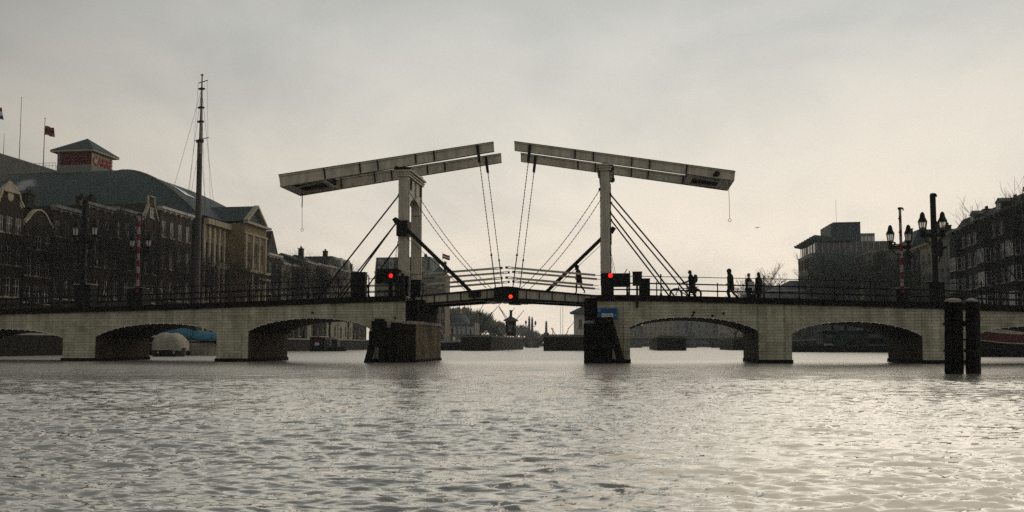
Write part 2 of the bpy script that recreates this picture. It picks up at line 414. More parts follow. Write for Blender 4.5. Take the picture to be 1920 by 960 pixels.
# ================================================================== SETTING: water, quays
SL, SRQ = -48.0, 44.0           # the quay edges, left and right bank
def build_water():
    rng = np.random.default_rng(3)
    ys = [-12.0, -4.0, 0.0, 1.4]
    y = 1.4
    while y < 24: y *= 1.0036; ys.append(y)
    while y < 60: y *= 1.007; ys.append(y)
    while y < 640: y *= 1.05; ys.append(y)
    ys = np.array(ys)
    uc = np.linspace(-0.76, 0.76, 900)
    uo = np.concatenate([[5.0, 3.2, 2.2, 1.8, 1.55], np.linspace(1.42, 0.765, 170)])
    u = np.concatenate([-uo, uc, uo[::-1]])
    span = np.maximum(ys, 1.4) + 1.0
    X = u[None, :] * span[:, None]; Y = np.repeat(ys[:, None], len(u), 1)
    X = np.clip(X, -640, 640)
    cell = np.maximum(np.gradient(ys)[:, None], np.gradient(u)[None, :] * span[:, None])
    Z = np.zeros_like(X)
    def patch(sc_, seed):        # wind patches: a slow mask for each wave size
        r_ = np.random.default_rng(seed); q = np.zeros_like(X)
        for i in range(7):
            a_ = r_.uniform(0, 2 * math.pi); kk_ = sc_ * r_.uniform(.5, 1.6); q += np.sin(kk_ * (X * math.cos(a_) * .6 + Y * math.sin(a_)) + r_.uniform(0, 6.28))
        return np.clip(0.95 + 0.16 * q, 0.45, 1.6)
    for lam0, cnt, amp in ((2.6, 10, .0050), (1.5, 14, .0042), (0.8, 20, .0040), (0.42, 30, .0044), (0.22, 34, .0042), (0.13, 30, .0024)):
        msk = patch(0.55 / lam0 ** .5, int(lam0 * 100))
        for i in range(cnt):
            lam = lam0 * rng.uniform(0.72, 1.35)
            th = rng.normal(1.45, 0.20 if lam0 > 1 else 0.25); kk = 2 * math.pi / lam
            ph = rng.uniform(0, 2 * math.pi)
            a = amp * rng.uniform(0.5, 1.3) * 1.5 / math.sqrt(cnt / 4)
            fade = np.clip((lam / cell - 2.5) / 3.0, 0, 1)
            xw = X + 0.25 * np.sin(Y * 0.7 + ph); yw = Y + 0.25 * np.sin(X * 0.6 + ph * 1.7)
            s = np.sin(kk * (xw * math.cos(th) + yw * math.sin(th)) + ph)
            grp = msk
            Z += a * grp * fade * (1 - 2 * np.abs(s) ** 1.4 * 0.5 - 0.5 + 0.5 * s)
    Z *= 1 - 0.85 * np.clip((Y - 47) / 8, 0, 1)      # calmer behind the bridge
    Z[0:3] = 0
    nr, nc = X.shape
    co = np.stack([X, Y, Z], -1).reshape(-1, 3)
    idx = np.arange(nr * nc).reshape(nr, nc)
    fa = np.stack([idx[:-1, :-1], idx[:-1, 1:], idx[1:, 1:], idx[1:, :-1]], -1).reshape(-1, 4)
    me = bpy.data.meshes.new("water")
    me.vertices.add(len(co)); me.vertices.foreach_set("co", co.ravel())
    me.loops.add(fa.size); me.loops.foreach_set("vertex_index", fa.ravel())
    me.polygons.add(len(fa)); me.polygons.foreach_set("loop_start", np.arange(0, fa.size, 4)); me.polygons.foreach_set("loop_total", np.full(len(fa), 4))
    me.polygons.foreach_set("use_smooth", np.ones(len(fa), bool))
    me.update(); me.validate()
    m = bpy.data.materials.new("river_water"); m.use_nodes = True
    t = m.node_tree; b = t.nodes["Principled BSDF"]
    b.inputs["Base Color"].default_value = (0.89, 0.85, 0.765, 1)
    b.inputs["Roughness"].default_value = 0.17; b.inputs["Metallic"].default_value = 0.78; b.inputs["IOR"].default_value = 2.1
    b.inputs["Specular IOR Level"].default_value = 0.5
    geo = t.nodes.new("ShaderNodeNewGeometry")
    bh = None
    sy = t.nodes.new("ShaderNodeSeparateXYZ"); t.links.new(geo.outputs["Position"], sy.inputs[0])
    def calm(a_, b_):
        q = t.nodes.new("ShaderNodeMapRange"); q.interpolation_type = 'SMOOTHSTEP'
        q.inputs[1].default_value = 46; q.inputs[2].default_value = 56; q.inputs[3].default_value = a_; q.inputs[4].default_value = b_
        t.links.new(sy.outputs[1], q.inputs[0]); return q.outputs[0]
    rr_ = t.nodes.new("ShaderNodeMapRange"); rr_.interpolation_type = 'SMOOTHSTEP'; rr_.inputs[1].default_value = 10; rr_.inputs[2].default_value = 40; rr_.inputs[3].default_value = 0.055; rr_.inputs[4].default_value = 0.27
    t.links.new(sy.outputs[1], rr_.inputs[0]); ra_ = t.nodes.new("ShaderNodeMath"); ra_.operation = 'ADD'; t.links.new(rr_.outputs[0], ra_.inputs[0]); t.links.new(calm(0.0, 0.17), ra_.inputs[1])
    t.links.new(ra_.outputs[0], b.inputs["Roughness"]); t.links.new(calm(0.86, 0.97), b.inputs["Metallic"])
    for sc_, st_, off in ((2.2, 0.20, 0.0), (6.5, 0.48, 3.0), (15.0, 0.40, 7.0)):
        mp = t.nodes.new("ShaderNodeMapping"); mp.inputs["Scale"].default_value = (0.42, 1.3, 1); mp.inputs["Location"].default_value = (off, off, 0)
        mp.inputs["Rotation"].default_value = (0, 0, 0.15 + off * 0.05)
        t.links.new(geo.outputs["Position"], mp.inputs[0])
        n = t.nodes.new("ShaderNodeTexNoise"); n.inputs["Scale"].default_value = sc_; n.inputs["Detail"].default_value = 3; n.inputs["Distortion"].default_value = 0.6
        t.links.new(mp.outputs[0], n.inputs["Vector"])
        bp = t.nodes.new("ShaderNodeBump"); bp.inputs["Strength"].default_value = st_; bp.inputs["Distance"].default_value = 0.22 / sc_
        t.links.new(n.outputs[0], bp.inputs["Height"])
        t.links.new(calm(st_, st_ * .22), bp.inputs['Strength'])
        if bh: t.links.new(bh.outputs[0], bp.inputs["Normal"])
        bh = bp
    t.links.new(bh.outputs[0], b.inputs["Normal"])
    me.materials.append(m)
    o = bpy.data.objects.new("water", me); col.objects.link(o); o["kind"] = "structure"
build_water()

QZ = 2.0
mb = MB(); mb.box(-600, SL - 0.4, -40, 585, -0.8, QZ); struct("left_bank", mb, M['paving'])
mb = MB(); mb.box(SRQ + 0.4, 500, -40, 585, -0.8, QZ); struct("right_bank", mb, M['paving'])
mb = MB(); mb.box(-200, 330, 470, 580, -0.8, 2.4); struct("far_bank", mb, M['grass'])
def quay_wall(s0, s1, face, label):
    t = T("quay_wall", label, "quay wall", (face, 40, 0))
    mb = MB(); mb.box(s0, s1, -30, 470, -1, QZ - 0.08); part("wall", mb, M['quay_wall'], t)
    mb = MB(); mb.box(s0 - .06, s1 + .06, -30, 470, QZ - 0.08, QZ + 0.12); part("coping", mb, M['stone_cap'], t)
quay_wall(SL - 0.4, SL, SL, "mossy brick quay wall along the left bank below the theatre")
quay_wall(SRQ, SRQ + 0.4, SRQ, "mossy brick quay wall along the right bank beyond the houseboat")

# ================================================================== BRIDGE
BW = 5.7                         # depth of the approaches
DN, DF = 1.4, 4.35                # near and far plane of the towers, beams and leaves
def zprof(pts):
    q = [fr(px, py) for px, py in pts]
    xs = [a for a, b in q]; zs = [b for a, b in q]
    return lambda s: float(np.interp(s, xs, zs))
zb = zprof([(-420, 606), (-160, 596), (0, 590), (320, 581), (600, 570), (745, 565), (1125, 564), (1200, 564), (1480, 571), (1760, 579), (1920, 585), (2100, 592), (2500, 604)])   # fascia bottom
zt = lambda s: zb(s) + 0.33                                   # deck edge
S = lambda px: sx(px, 0.0)
Z = lambda px, py: fr(px, py)[1]

def viaduct(name, label, segs, s_first, s_last, tower_px):
    t = T(name, label, "bridge", ((s_first + s_last) / 2, 0, 0))
    mb = MB()
    cols = []                    # (s, zlow)
    arches = []
    for sg in segs:
        if sg[0] == 'p': cols += [(sg[1], -1.2), (sg[2], -1.2)]
        else:
            _, a, b, za, zc, zb_ = sg
            n = 30; pts = []
            for i in range(n + 1):
                u = i / n; zsp = za + (zb_ - za) * u
                x = 2 * u - 1
                z = zsp + (zc - (za + zb_) / 2) * (math.sqrt(max(0, 1 - (0.93 * x) ** 2)) - math.sqrt(1 - 0.93 ** 2)) / (1 - math.sqrt(1 - 0.93 ** 2))
                pts.append((a + (b - a) * u, z))
            cols += pts; arches.append(pts)
    for (a, za), (b, zb2) in zip(cols[:-1], cols[1:]):
        ta, tb = zb(a), zb(b)
        if abs(a - b) < 1e-6:    # jamb
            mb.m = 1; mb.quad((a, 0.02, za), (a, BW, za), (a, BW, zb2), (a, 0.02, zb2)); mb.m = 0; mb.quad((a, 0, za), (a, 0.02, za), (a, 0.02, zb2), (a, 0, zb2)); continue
        mb.quad((a, 0, za), (b, 0, zb2), (b, 0, tb), (a, 0, ta))
        mb.quad((a, BW, za), (a, BW, ta), (b, BW, tb), (b, BW, zb2))
        mb.quad((a, 0, za), (a, BW, za), (b, BW, zb2), (b, 0, zb2))
    for e in (0, -1):
        a, za = cols[e]; mb.quad((a, 0, za), (a, BW, za), (a, BW, zb(a)), (a, 0, zb(a)))
    part("masonry", mb, [M['white_brick'], M['jamb_brick']], t)
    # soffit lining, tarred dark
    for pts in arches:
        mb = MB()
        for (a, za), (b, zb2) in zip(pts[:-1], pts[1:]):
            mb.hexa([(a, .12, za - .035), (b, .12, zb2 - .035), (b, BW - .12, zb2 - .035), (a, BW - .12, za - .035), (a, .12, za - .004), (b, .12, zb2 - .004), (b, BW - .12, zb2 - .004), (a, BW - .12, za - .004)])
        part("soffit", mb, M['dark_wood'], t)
        for dd, zo in ((-0.03, -0.02), (BW + 0.03, -0.02)):
            mb = MB(); ln = [0]
            for p, q in zip(pts[:-1], pts[1:]): ln.append(ln[-1] + math.dist(p, q))
            mb.tube([(p[0], dd, p[1] + zo + .03) for p in pts], .012, 4)
            x = 0.35
            while x < ln[-1] - .2:
                sv = np.interp(x, ln, [p[0] for p in pts]); zv = np.interp(x, ln, [p[1] for p in pts])
                mb.ball((sv, dd, zv + zo), 0.032, 6); x += 0.43
            part("bulb_string", mb, M['bulb'], t, True)
    for sg in segs:
        if sg[0] != 'p': continue
        a, b = sg[1], sg[2]
        ex = [e for e in (a, b)]
        mb = MB()
        for e, dr in ((a, 1), (b, -1)):
            x0, x1 = sorted((e + dr * 0.02, e + dr * 0.34)); zz_ = zb((a + b) / 2) - 0.13
            mb.box(x0, x1, -0.05, 0.01, -1.2, zz_)
        part("pilaster", mb, M['white_brick'], t)
        mb = MB(); mb.box(a - .03, b + .03, -0.16, BW + .12, -1.2, 0.20); part("plinth", mb, M['dark_wood'], t)
    for dd in (-0.14, BW - 0.06):
        mb = MB(); n = 40
        for i in range(n):
            a = s_first + (s_last - s_first) * i / n; b = s_first + (s_last - s_first) * (i + 1) / n
            mb.hexa([(a, dd, zb(a)), (b, dd, zb(b)), (b, dd + .2, zb(b)), (a, dd + .2, zb(a)), (a, dd, zt(a)), (b, dd, zt(b)), (b, dd + .2, zt(b)), (a, dd + .2, zt(a))])
            if i % 2 == 0: mb.box(a, a + .09, dd - .05, dd, zb(a) - .05, zt(a) - .02)
        part("fascia", mb, M['fascia'], t)
    mb = MB(); n = 40
    for i in range(n):
        a = s_first + (s_last - s_first) * i / n; b = s_first + (s_last - s_first) * (i + 1) / n
        mb.hexa([(a, .07, zb(a) + .002), (b, .07, zb(b) + .002), (b, BW - .07, zb(b) + .002), (a, BW - .07, zb(a) + .002), (a, .07, zt(a) - .09), (b, .07, zt(b) - .09), (b, BW - .07, zt(b) - .09), (a, BW - .07, zt(a) - .09)])
    part("roadway", mb, M['asphalt'], t)
    for px, py in tower_px:      # round iron tie plates in the wall
        mb = MB(); s_, z_ = fr(px, py); mb.lathe([(0.001, 0), (.07, 0), (.07, .03), (.02, .05), (0.001, .05)], (0, 0, 0), 10)
        k = len(mb.v) - 50
        for i in range(k, len(mb.v)):
            x, y, z = mb.v[i]; mb.v[i] = (s_ + x, -z, z_ + y)
        part("tie_plate", mb, M['black_steel'], t)
    return t
LE = S(757)
vl = viaduct("arched_viaduct", "white brick arched approach of the bridge left of the left tower", [
    ('p', -50.0, S(-130)), ('a', S(-130), S(120), Z(-60, 636), Z(5, 617), Z(120, 634)),
    ('p', S(120), S(180)), ('a', S(180), S(407), Z(180, 632), Z(293, 607), Z(407, 625)),
    ('p', S(407), S(466)), ('a', S(466), S(693), Z(466, 622), Z(583, 597), Z(693, 616)),
    ('p', S(693), LE)], -50.0, S(760), [(700, 592), (741, 596), (586, 586)])
RS = S(1120)
vr = viaduct("arched_viaduct", "white brick arched approach of the bridge right of the right tower", [
    ('p', RS, S(1181)), ('a', S(1181), S(1421), Z(1181, 614), Z(1290, 595), Z(1421, 621)),
    ('p', S(1421), S(1484)), ('a', S(1484), S(1728), Z(1484, 626), Z(1600, 603.5), Z(1728, 631)),
    ('p', S(1728), S(1815)), ('a', S(1815), S(2080), Z(1815, 634), Z(1930, 612), Z(2080, 640)),
    ('p', S(2080), 46.0)], S(1117), 46.0, [(1301, 586), (1336, 592), (1357, 588), (1299, 591)])

# -- railings: one thing per side; posts are children
def post_mesh(tall):
    mb = MB()
    if tall:
        mb.lathe([(.085, 0), (.085, .03), (.055, .10), (.038, .20), (.036, .62), (.05, .64), (.05, .70), (.036, .72), (.034, 1.03), (.055, 1.05), (.055, 1.11), (.03, 1.14), (.045, 1.18), (.03, 1.22), (.004, 1.235)], (0, 0, 0), 8)
        mb.beam((0, -.02, .28), (0.0, -.20, 0.0), .03, .03)
    return mb.mesh("post", [M['black_steel']])
PM = post_mesh(True)
def railing(label, d, s0, s1, first_px, step, flip=False):
    t = T("bridge_railing", label, "railing", ((s0 + s1) / 2, d, zt((s0 + s1) / 2)), "railings along the bridge approaches")
    og = ORG[t]
    for h, r in ((1.07, .022), (.68, .035), (.33, .026)):
        mb = MB(); n = max(8, int(abs(s1 - s0) / 1.5))
        mb.tube([(s0 + (s1 - s0) * i / n, d, zt(s0 + (s1 - s0) * i / n) + h) for i in range(n + 1)], r, 6)
        part("rail", mb, M['black_steel'], t)
    s = sx(first_px, d)
    while s > s0: s -= step
    s += step
    while s < s1:
        o = bpy.data.objects.new("post", PM); col.objects.link(o); o.parent = t
        o.location = (s - og[0], d - og[1], zt(s) - og[2])
        if d > 2: o.rotation_euler.z = math.pi
        s += step
railing("black iron railing on the near edge of the left approach", 0.12, -49.0, S(742), 467, 1.87)
railing("black iron railing on the far edge of the left approach", BW - .12, -49.0, S(752), 440, 1.87)
railing("black iron railing on the near edge of the right approach", 0.12, S(1150), 45.0, 1240, 1.87)
railing("black iron railing on the far edge of the right approach", BW - .12, S(1140), 45.0, 1232, 1.87)

# -- brick piers under the towers
def tower_pier(label, s0, s1, ztop, lit_side, extra):
    t = T("bridge_pier", label, "bridge pier", ((s0 + s1) / 2, 2.6, 0))
    mb = MB(); mb.box(s0, s1, -0.35, 6.0, .12, ztop); part("brickwork", mb, M['pier_brick'], t)
    mb = MB(); mb.box(s0 - .05, s1 + .05, -0.42, 6.06, -1.2, .16); part("plinth", mb, M['dark_wood'], t)
    mb = MB(); n = 5
    for i in range(n):
        a = s0 + (s1 - s0) * i / n
        mb.box(a + .012, a + (s1 - s0) / n - .012, -0.43, .3, ztop, ztop + .16 + .02 * (i % 2))
    for i in range(6):
        mb.box(s1 - .5, s1 + .06, .33 + i * .95, 1.26 + i * .95, ztop, ztop + .17) if lit_side else mb.box(s0 - .06, s0 + .5, .33 + i * .95, 1.26 + i * .95, ztop, ztop + .17)
    part("capstone", mb, M['stone_cap'], t)
    mb = MB(); mb.box(s0 - .004, s1 + .004, -.40, -.352, .165, ztop - .01); part("front_slab", mb, M['lock_wall'], t)  # thin slab, darker than the pier brick, over the front face
    for nm, mbx, mt in extra: part(nm, mbx, mt, t)
    return t
pl0, pl1 = S(737), S(783)
zpt = Z(740, 608)
mbp = MB(); a = sx(786, 4.9); b = sx(801, 4.9); mbp.box(a - .3, b, 4.5, 5.9, zpt, Z(760, 571))
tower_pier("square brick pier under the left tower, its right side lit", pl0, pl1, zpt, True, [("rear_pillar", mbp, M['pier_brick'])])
pr0, pr1 = S(1097), S(1124)
mbp = MB(); a = sx(1122, 4.9); mbp.box(a, a + 1.2, 4.5, 5.9, Z(1140, 608), Z(1140, 571))
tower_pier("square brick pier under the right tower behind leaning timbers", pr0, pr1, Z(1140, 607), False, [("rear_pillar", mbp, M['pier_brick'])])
# dark cheek walls of the bascule pits behind the white end walls
for nm, a, b, lab in (("pit_wall", LE + .02, LE + .75, "dark timber wall of the bascule pit beside left tower"), ("pit_wall", RS - .75, RS - .02, "dark timber wall of the bascule pit beside right tower")):
    mb = MB(); mb.box(a, b, .35, 5.3, zpt + .17, zb(LE) + .05)
    mb.box(a - (.0 if a > 0 else -.2), b + (.18 if a < 0 else 0), .9, 4.9, zb(LE) - .55, zb(LE) + .15)
    solo(nm, mb, M['dark_wood'], ((a + b) / 2, 2.8, zpt), lab, "wall", "bascule pit walls")

# -- towers
def bolts(mb, s, d, z0, z1, n, r=.03):
    mb.tube([(s, d, z0), (s, d, z1)], .014, 4)
    for i in range(n): mb.ball((s, d, z0 + (z1 - z0) * (i + .5) / n), r, 6)
def tower(side, label):
    Lf = side < 0
    px0, px1 = (747, 765) if Lf else (1126.5, 1143.5)
    s0, s1 = fr(px0, 440, DN)[0], fr(px1, 440, DN)[0]; wd = s1 - s0; sm = (s0 + s1) / 2
    zc = fr(756, 319, DN)[1]; zbot = zb(LE) - .12
    t = T("drawbridge_tower", label, "bridge tower", (sm, (DN + DF) / 2, zbot), "white portal towers of the drawbridge")
    for dd in (DN, DF):
        mb = MB(); mb.box(s0, s1, dd, dd + .38, zbot, zc - .36)
        mb.box(s0 - .05, s1 + .05, dd - .05, dd + .43, zbot, zbot + .45)
        mb.box(s0 - .09, s1 + .09, dd - .07, dd + .45, zc - .36, zc - .02)
        o = part("post", mb, M['white_paint'], t)
        for e in (s0 - .02, s1 + .02):
            mb = MB(); bolts(mb, e, dd + .06, zbot + 1, zc - .6, 12); part("bulb_string", mb, M['black_steel'], o, True)
        mb = MB(); mb.box(s0 - .012, s1 + .012, dd - .012, dd + .392, zbot + .5, zbot + 1.75); part("iron_shoe", mb, M['black_steel'], o)
    # head panel with a pointed arch between the posts
    zt_ = zc - .37; zsp = zc - 2.35; zap = zc - 1.55; da, db = DN + .38, DF; dm = (da + db) / 2
    poly = [(sm, da, zt_), (sm, da, zsp)]
    prof = [(da + .12 + (dm - da - .12) * (1 - math.cos(u * math.pi / 2)) , zsp + (zap - zsp) * math.sin(u * math.pi / 2) ** .85) for u in [i / 6 for i in range(7)]]
    mb = MB()
    xs = [da] + [p[0] for p in prof] + [2 * dm - p[0] for p in prof[::-1][1:]] + [db]
    zs = [zsp] + [p[1] for p in prof] + [p[1] for p in prof[::-1][1:]] + [zsp]
    sa, sb = s0 + .06, s1 - .03
    for i in range(len(xs) - 1):
        if xs[i + 1] - xs[i] < 1e-5: continue
        mb.hexa([(sa, xs[i], zs[i]), (sb, xs[i], zs[i]), (sb, xs[i + 1], zs[i + 1]), (sa, xs[i + 1], zs[i + 1]), (sa, xs[i], zt_), (sb, xs[i], zt_), (sb, xs[i + 1], zt_), (sa, xs[i + 1], zt_)])
    part("head_panel", mb, M['white_paint'], t)
    mb = MB()
    for k, (za, h, pr) in enumerate(((zc - .40, .10, .10), (zc - .26, .07, .16), (zc - .12, .12, .24))):
        mb.box(s0 - pr, s1 + pr, DN - .08 - pr * .3, DF + .46 + pr * .3, za, za + h)
    part("cornice", mb, M['white_paint'], t)
    mb = MB(); e = s1 + .03 if Lf else s0 - .03
    for dd in (DN + .42, DN + .62, DF - .12, DF + .08): mb.box(e - .03, e + .03, dd - .035, dd + .035, zc - 1.15, zc - .42)
    mb.box(e - .02, e + .02, dm - .05, dm + .05, zap + .05, zc - .45)
    part("iron_strap", mb, M['black_steel'], t)
    # tie rods down to the deck
    if Lf: rods = [(748, 366, 590, 556), (747, 412, 636, 556)]
    else: rods = [(1144, 364, 1310, 557), (1144, 398, 1269, 557)]
    for i, (a, b, c, d_) in enumerate(rods):
        P = fr(a, b, DN + .25); Q = fr(c, d_, DN + .25)
        for off in (0, DF - DN):
            mb = MB(); mb.tube([(P[0], DN + .25 + off, P[1]), (Q[0], DN + .25 + off, zt(Q[0]) - .1)], .048, 7)
            mb.ball((P[0], DN + .25 + off, P[1]), .09, 7)
            part("tie_rod", mb, M['black_steel'], t)
    # rack strut with its collar
    dd = DN - .16 if Lf else DF + .66
    if Lf: P, Q = fr(743, 411, dd), fr(888, 552, dd)
    else: P, Q = fr(1148, 428, dd), fr(1023, 549, dd)
    mb = MB(); mb.beam((P[0], dd, P[1]), (Q[0], dd, Q[1]), .12, .21)
    for i in range(40):
        u = .12 + i * .02; x = P[0] + (Q[0] - P[0]) * u; z = P[1] + (Q[1] - P[1]) * u
        mb.box(x - .03, x + .03, dd - .05, dd + .05, z + .10, z + .17)
    part("rack_strut", mb, M['black_steel'], t)
    mb = MB(); zc0 = P[1] - 1.15; 
    mb.box(s0 - .05, s1 + .05, dd - .14 if Lf else DF - .06, DN + .56 if Lf else dd + .14, zc0 + .12, zc0 + 1.05)
    e = s0 if Lf else s1
    mb.beam((e, dd, P[1] - .28), (P[0] - (.12 if Lf else -.12), dd, P[1] + .05), .26, .26)
    part("collar", mb, M['black_steel'], t)
    # slack stay chains from the tower to the leaf and a thin wire
    if Lf: ch = [(765, 356, 912, 540)]
    else: ch = [(1125, 355, 976, 541)]
    for a, b, c, d_ in ch:
        P = fr(a, b, DN + .25); Q = fr(c, d_, DN + .25)
        for off in (0, DF - DN):
            mb = MB(); chain_mb(mb, (P[0], DN + .25 + off, P[1]), (Q[0], DN + .25 + off, Q[1]), .42, .030)
            mb.ball((P[0], DN + .25 + off, P[1]), .1, 6)
            part("stay_chain", mb, M['chain'], t)
    P, Q = (fr(762, 445, DN), fr(872, 544, DN)) if Lf else (fr(1128, 458, DF), fr(1036, 545, DF))
    mb = MB(); mb.tube([(P[0], DN if Lf else DF, P[1]), (Q[0], DN if Lf else DF, Q[1])], .016, 5); part("stay_wire", mb, M['black_steel'], t)
    for k in (0, 1):
        P, Q = (fr(746, 452, DN), fr(736 + 5 * k, 512, .6)) if Lf else (fr(1144, 466, DN), fr(1150 + 4 * k, 512, .6))
        mb = MB(); mb.tube([(P[0], DN, P[1]), (Q[0], .6, Q[1])], .012, 5); part("signal_cable", mb, M['black_steel'], t)
    return t, s0, s1, zc
tl, tls0, tls1, TZC = tower(-1, "white timber portal tower left of the bridge opening")
tr, trs0, trs1, _ = tower(1, "white timber portal tower right of the bridge opening")

# -- balance beams
BWD = .22
def ibeam(mb, q, d, wd=.22):
    (tlx, tlz), (trx, trz), (brx, brz), (blx, blz) = q
    def at(u, v): # u along, v from top (0) to bottom (1)
        a = (tlx + (trx - tlx) * u, tlz + (trz - tlz) * u); b = (blx + (brx - blx) * u, blz + (brz - blz) * u)
        return a[0] + (b[0] - a[0]) * v, a[1] + (b[1] - a[1]) * v
    def slab(v0, v1, d0, d1, ua=0, ub=1):
        p = [at(ua, v0), at(ub, v0), at(ub, v1), at(ua, v1)]
        mb.prism([(x, d0, z) for x, z in p], (0, d1 - d0, 0))
    slab(0, .13, d, d + wd); slab(.13, .86, d + .06, d + wd - .06); slab(.86, 1, d, d + wd)
    return at
def balance(side, label):
    Lf = side < 0
    if Lf: C = [(522, 328), (925, 266), (926, 283.5), (525, 350.5)]; stiff = [603, 670, 704, 776, 811]; pend = 925
    else: C = [(964, 265), (1379, 321), (1377, 338.5), (964.5, 281.5)]; stiff = [1080, 1115, 1188, 1222, 1292]
    q = [fr(x, y, DN) for x, y in C]
    piv = fr(755 if Lf else 1135, 316, DN)
    t = T("balance_beam", label, "balance beam", (piv[0], (DN + DF) / 2 + .2, piv[1]), "white balance beam frames on the towers")
    for dd in (DN, DF):
        mb = MB(); at = ibeam(mb, q, dd); o = part("beam", mb, M['white_paint'], t)
        mb = MB()
        for px in stiff:
            s_ = sx(px, DN); u = (s_ - q[0][0]) / (q[1][0] - q[0][0]); a = at(u, .02); b = at(u, .98)
            mb.beam((a[0], dd + .03, a[1]), (b[0], dd + .03, b[1]), .07, .11); mb.beam((a[0], dd + .19, a[1]), (b[0], dd + .19, b[1]), .07, .11)
        mb.prism([(*at(0, -.045),)[0:1] + (dd - .02,) + (at(0, -.045)[1],), (at(1, -.045)[0], dd - .02, at(1, -.045)[1]), (at(1, 0.0)[0], dd - .02, at(1, 0.0)[1] - .002), (at(0, 0)[0], dd - .02, at(0, 0)[1] - .002)], (0, .26, 0))
        part("stiffener", mb, M['black_steel'], o)
        mb = MB(); mb.tube([(at(.02, 1.0)[0], dd + .02, at(.02, 1.0)[1] - .012), (at(.98, 1.0)[0], dd + .02, at(.98, 1.0)[1] - .012)], .012, 4)
        for i in range(46):
            u = .02 + .96 * i / 45; a = at(u, 1.0); mb.ball((a[0], dd + .02, a[1] - .015), .028, 5)
        part("bulb_string", mb, M['black_steel'], o)
    # pivot
    mb = MB()
    for dd in (DN - .1, DF + .16): mb.tube([(piv[0] - (.35 if Lf else -.35), dd, piv[1] - .02), (piv[0] - (.35 if Lf else -.35), dd + .2, piv[1] - .02)], .17, 10)
    for dd in (DN, DF): mb.box(piv[0] - .45, piv[0] + .45, dd + .02, dd + .3, piv[1] - .16, piv[1] + .10)
    part("pivot_bearing", mb, M['black_steel'], t)
    # counterweight box between the beams at the outer end
    ua, ub = (0.0, .205) if Lf else (.795, 1.0)
    p = [at(ua, .12), at(ub, .12), at(ub, .9), at(ua, .9)]
    mb = MB()
    mb.m = 0
    mb.prism([(x, DN + .22, z) for x, z in (at(ua, .0), at(ub, .0), at(ub, .2), at(ua, .2))], (0, DF - DN - .22, 0))
    e0, e1 = (ua, ua + .012) if Lf else (ub - .012, ub)
    mb.prism([(x, DN + .22, z) for x, z in (at(e0, .0), at(e1, .0), at(e1, 1), at(e0, 1))], (0, DF - DN - .22, 0))
    # bottom frame: end plate, inner plate, two diagonals
    w0, w1 = ua + (ub - ua) * (.30 if Lf else .80), ua + (ub - ua) * (.72 if Lf else .28)
    lo, hi = (ua, ua + (ub - ua) * .26) if Lf else (ub - (ub - ua) * .30, ub)
    mb.prism([(x, DN + .22, z) for x, z in (at(lo, .93), at(hi, .93), at(hi, .99), at(lo, .99))], (0, DF - DN - .22, 0))
    lo2, hi2 = (ub - (ub - ua) * .10, ub) if Lf else (ua, ua + (ub - ua) * .13)
    mb.prism([(x, DN + .22, z) for x, z in (at(lo2, .93), at(hi2, .93), at(hi2, .99), at(lo2, .99))], (0, DF - DN - .22, 0))
    a = at(hi if Lf else lo, .95); b = at(lo2 if Lf else hi2, .95)
    mb.beam((a[0], DN + 1.0, a[1]), (b[0], DN + .55, b[1]), .22, .05); mb.beam((a[0], DF - .5, a[1]), (b[0], DF - .12, b[1]), .22, .05)
    part("counterweight_box", mb, M['white_paint'], t)
    mb = MB()
    mb.prism([(x, DN + .5, z) for x, z in (at(ua + .02, .22), at(ub - .012, .22), at(ub - .012, .62), at(ua + .02, .62))], (0, DF - DN - .55, 0))
    part("ballast", mb, M['black_steel'], t)
    if not Lf:
        s_, z_ = fr(1344, 326, DN); mb = MB(); mb.tube([(s_, DN - .06, z_), (s_, DN + .12, z_)], .17, 12); mb.tube([(s_ - .2, DN, z_ - .12), (s_, DN, z_)], .08, 6); part("bell_housing", mb, M['black_steel'], t)
    # hangers down to the leaf
    hk = ((895, 272, 899, 304, 921, 478, 929, 539) if Lf else (994, 271, 990.5, 303, 969, 478, 961, 539))
    h = [fr(hk[i], hk[i + 1], DN) for i in (0, 2, 4, 6)]
    for off in (0, DF - DN):
        dd = DN - .03 + off
        mb = MB(); mb.beam((h[0][0], dd, h[0][1]), (h[1][0], dd, h[1][1]), .09, .16, (1, 0, 0)); mb.beam((h[0][0], dd + .3, h[0][1]), (h[1][0], dd + .2, h[1][1]), .06, .12, (1, 0, 0))
        o = part("hanger_strap", mb, M['black_steel'], t)
        mb = MB(); chain_mb(mb, (h[1][0], dd + .1, h[1][1]), (h[2][0], dd + .1, h[2][1]), 0, .034, .10); part("hanger_chain", mb, M['chain'], t)
        mb = MB(); mb.tube([(h[2][0], dd + .1, h[2][1]), (h[3][0], dd + .1, h[3][1] - .1)], .035, 6); mb.ball((h[2][0], dd + .1, h[2][1]), .07, 6); part("hanger_rod", mb, M['black_steel'], t)
    # pull chain with a ring
    s_, z_ = fr(567 if Lf else 1366, 355 if Lf else 338, DF - .3 if Lf else DN + .2); z2 = fr(568, 431, DF - .3)[1] if Lf else fr(1368, 413, DN + .2)[1]
    dd = DF - .3 if Lf else DN + .2
    mb = MB(); zm = z_ + (z2 - z_) * (.45 if Lf else .02)
    mb.tube([(s_, dd, z_ + .15), (s_, dd, zm)], .034 if Lf else .016, 5); mb.tube([(s_, dd, zm), (s_ + .03, dd, z2 + .09)], .013, 5)
    o = part("pull_chain", mb, M['chain'], t)
    mb = MB(); mb.tube([(s_ + .03 + .09 * math.cos(i * math.pi / 6), dd, z2 + .09 * math.sin(i * math.pi / 6)) for i in range(13)], .014, 5); part("ring", mb, M['chain'], o)
    return t
balance(-1, "white twin balance beam rising rightwards over the left tower")
balance(1, "white twin balance beam rising leftwards over the right tower")

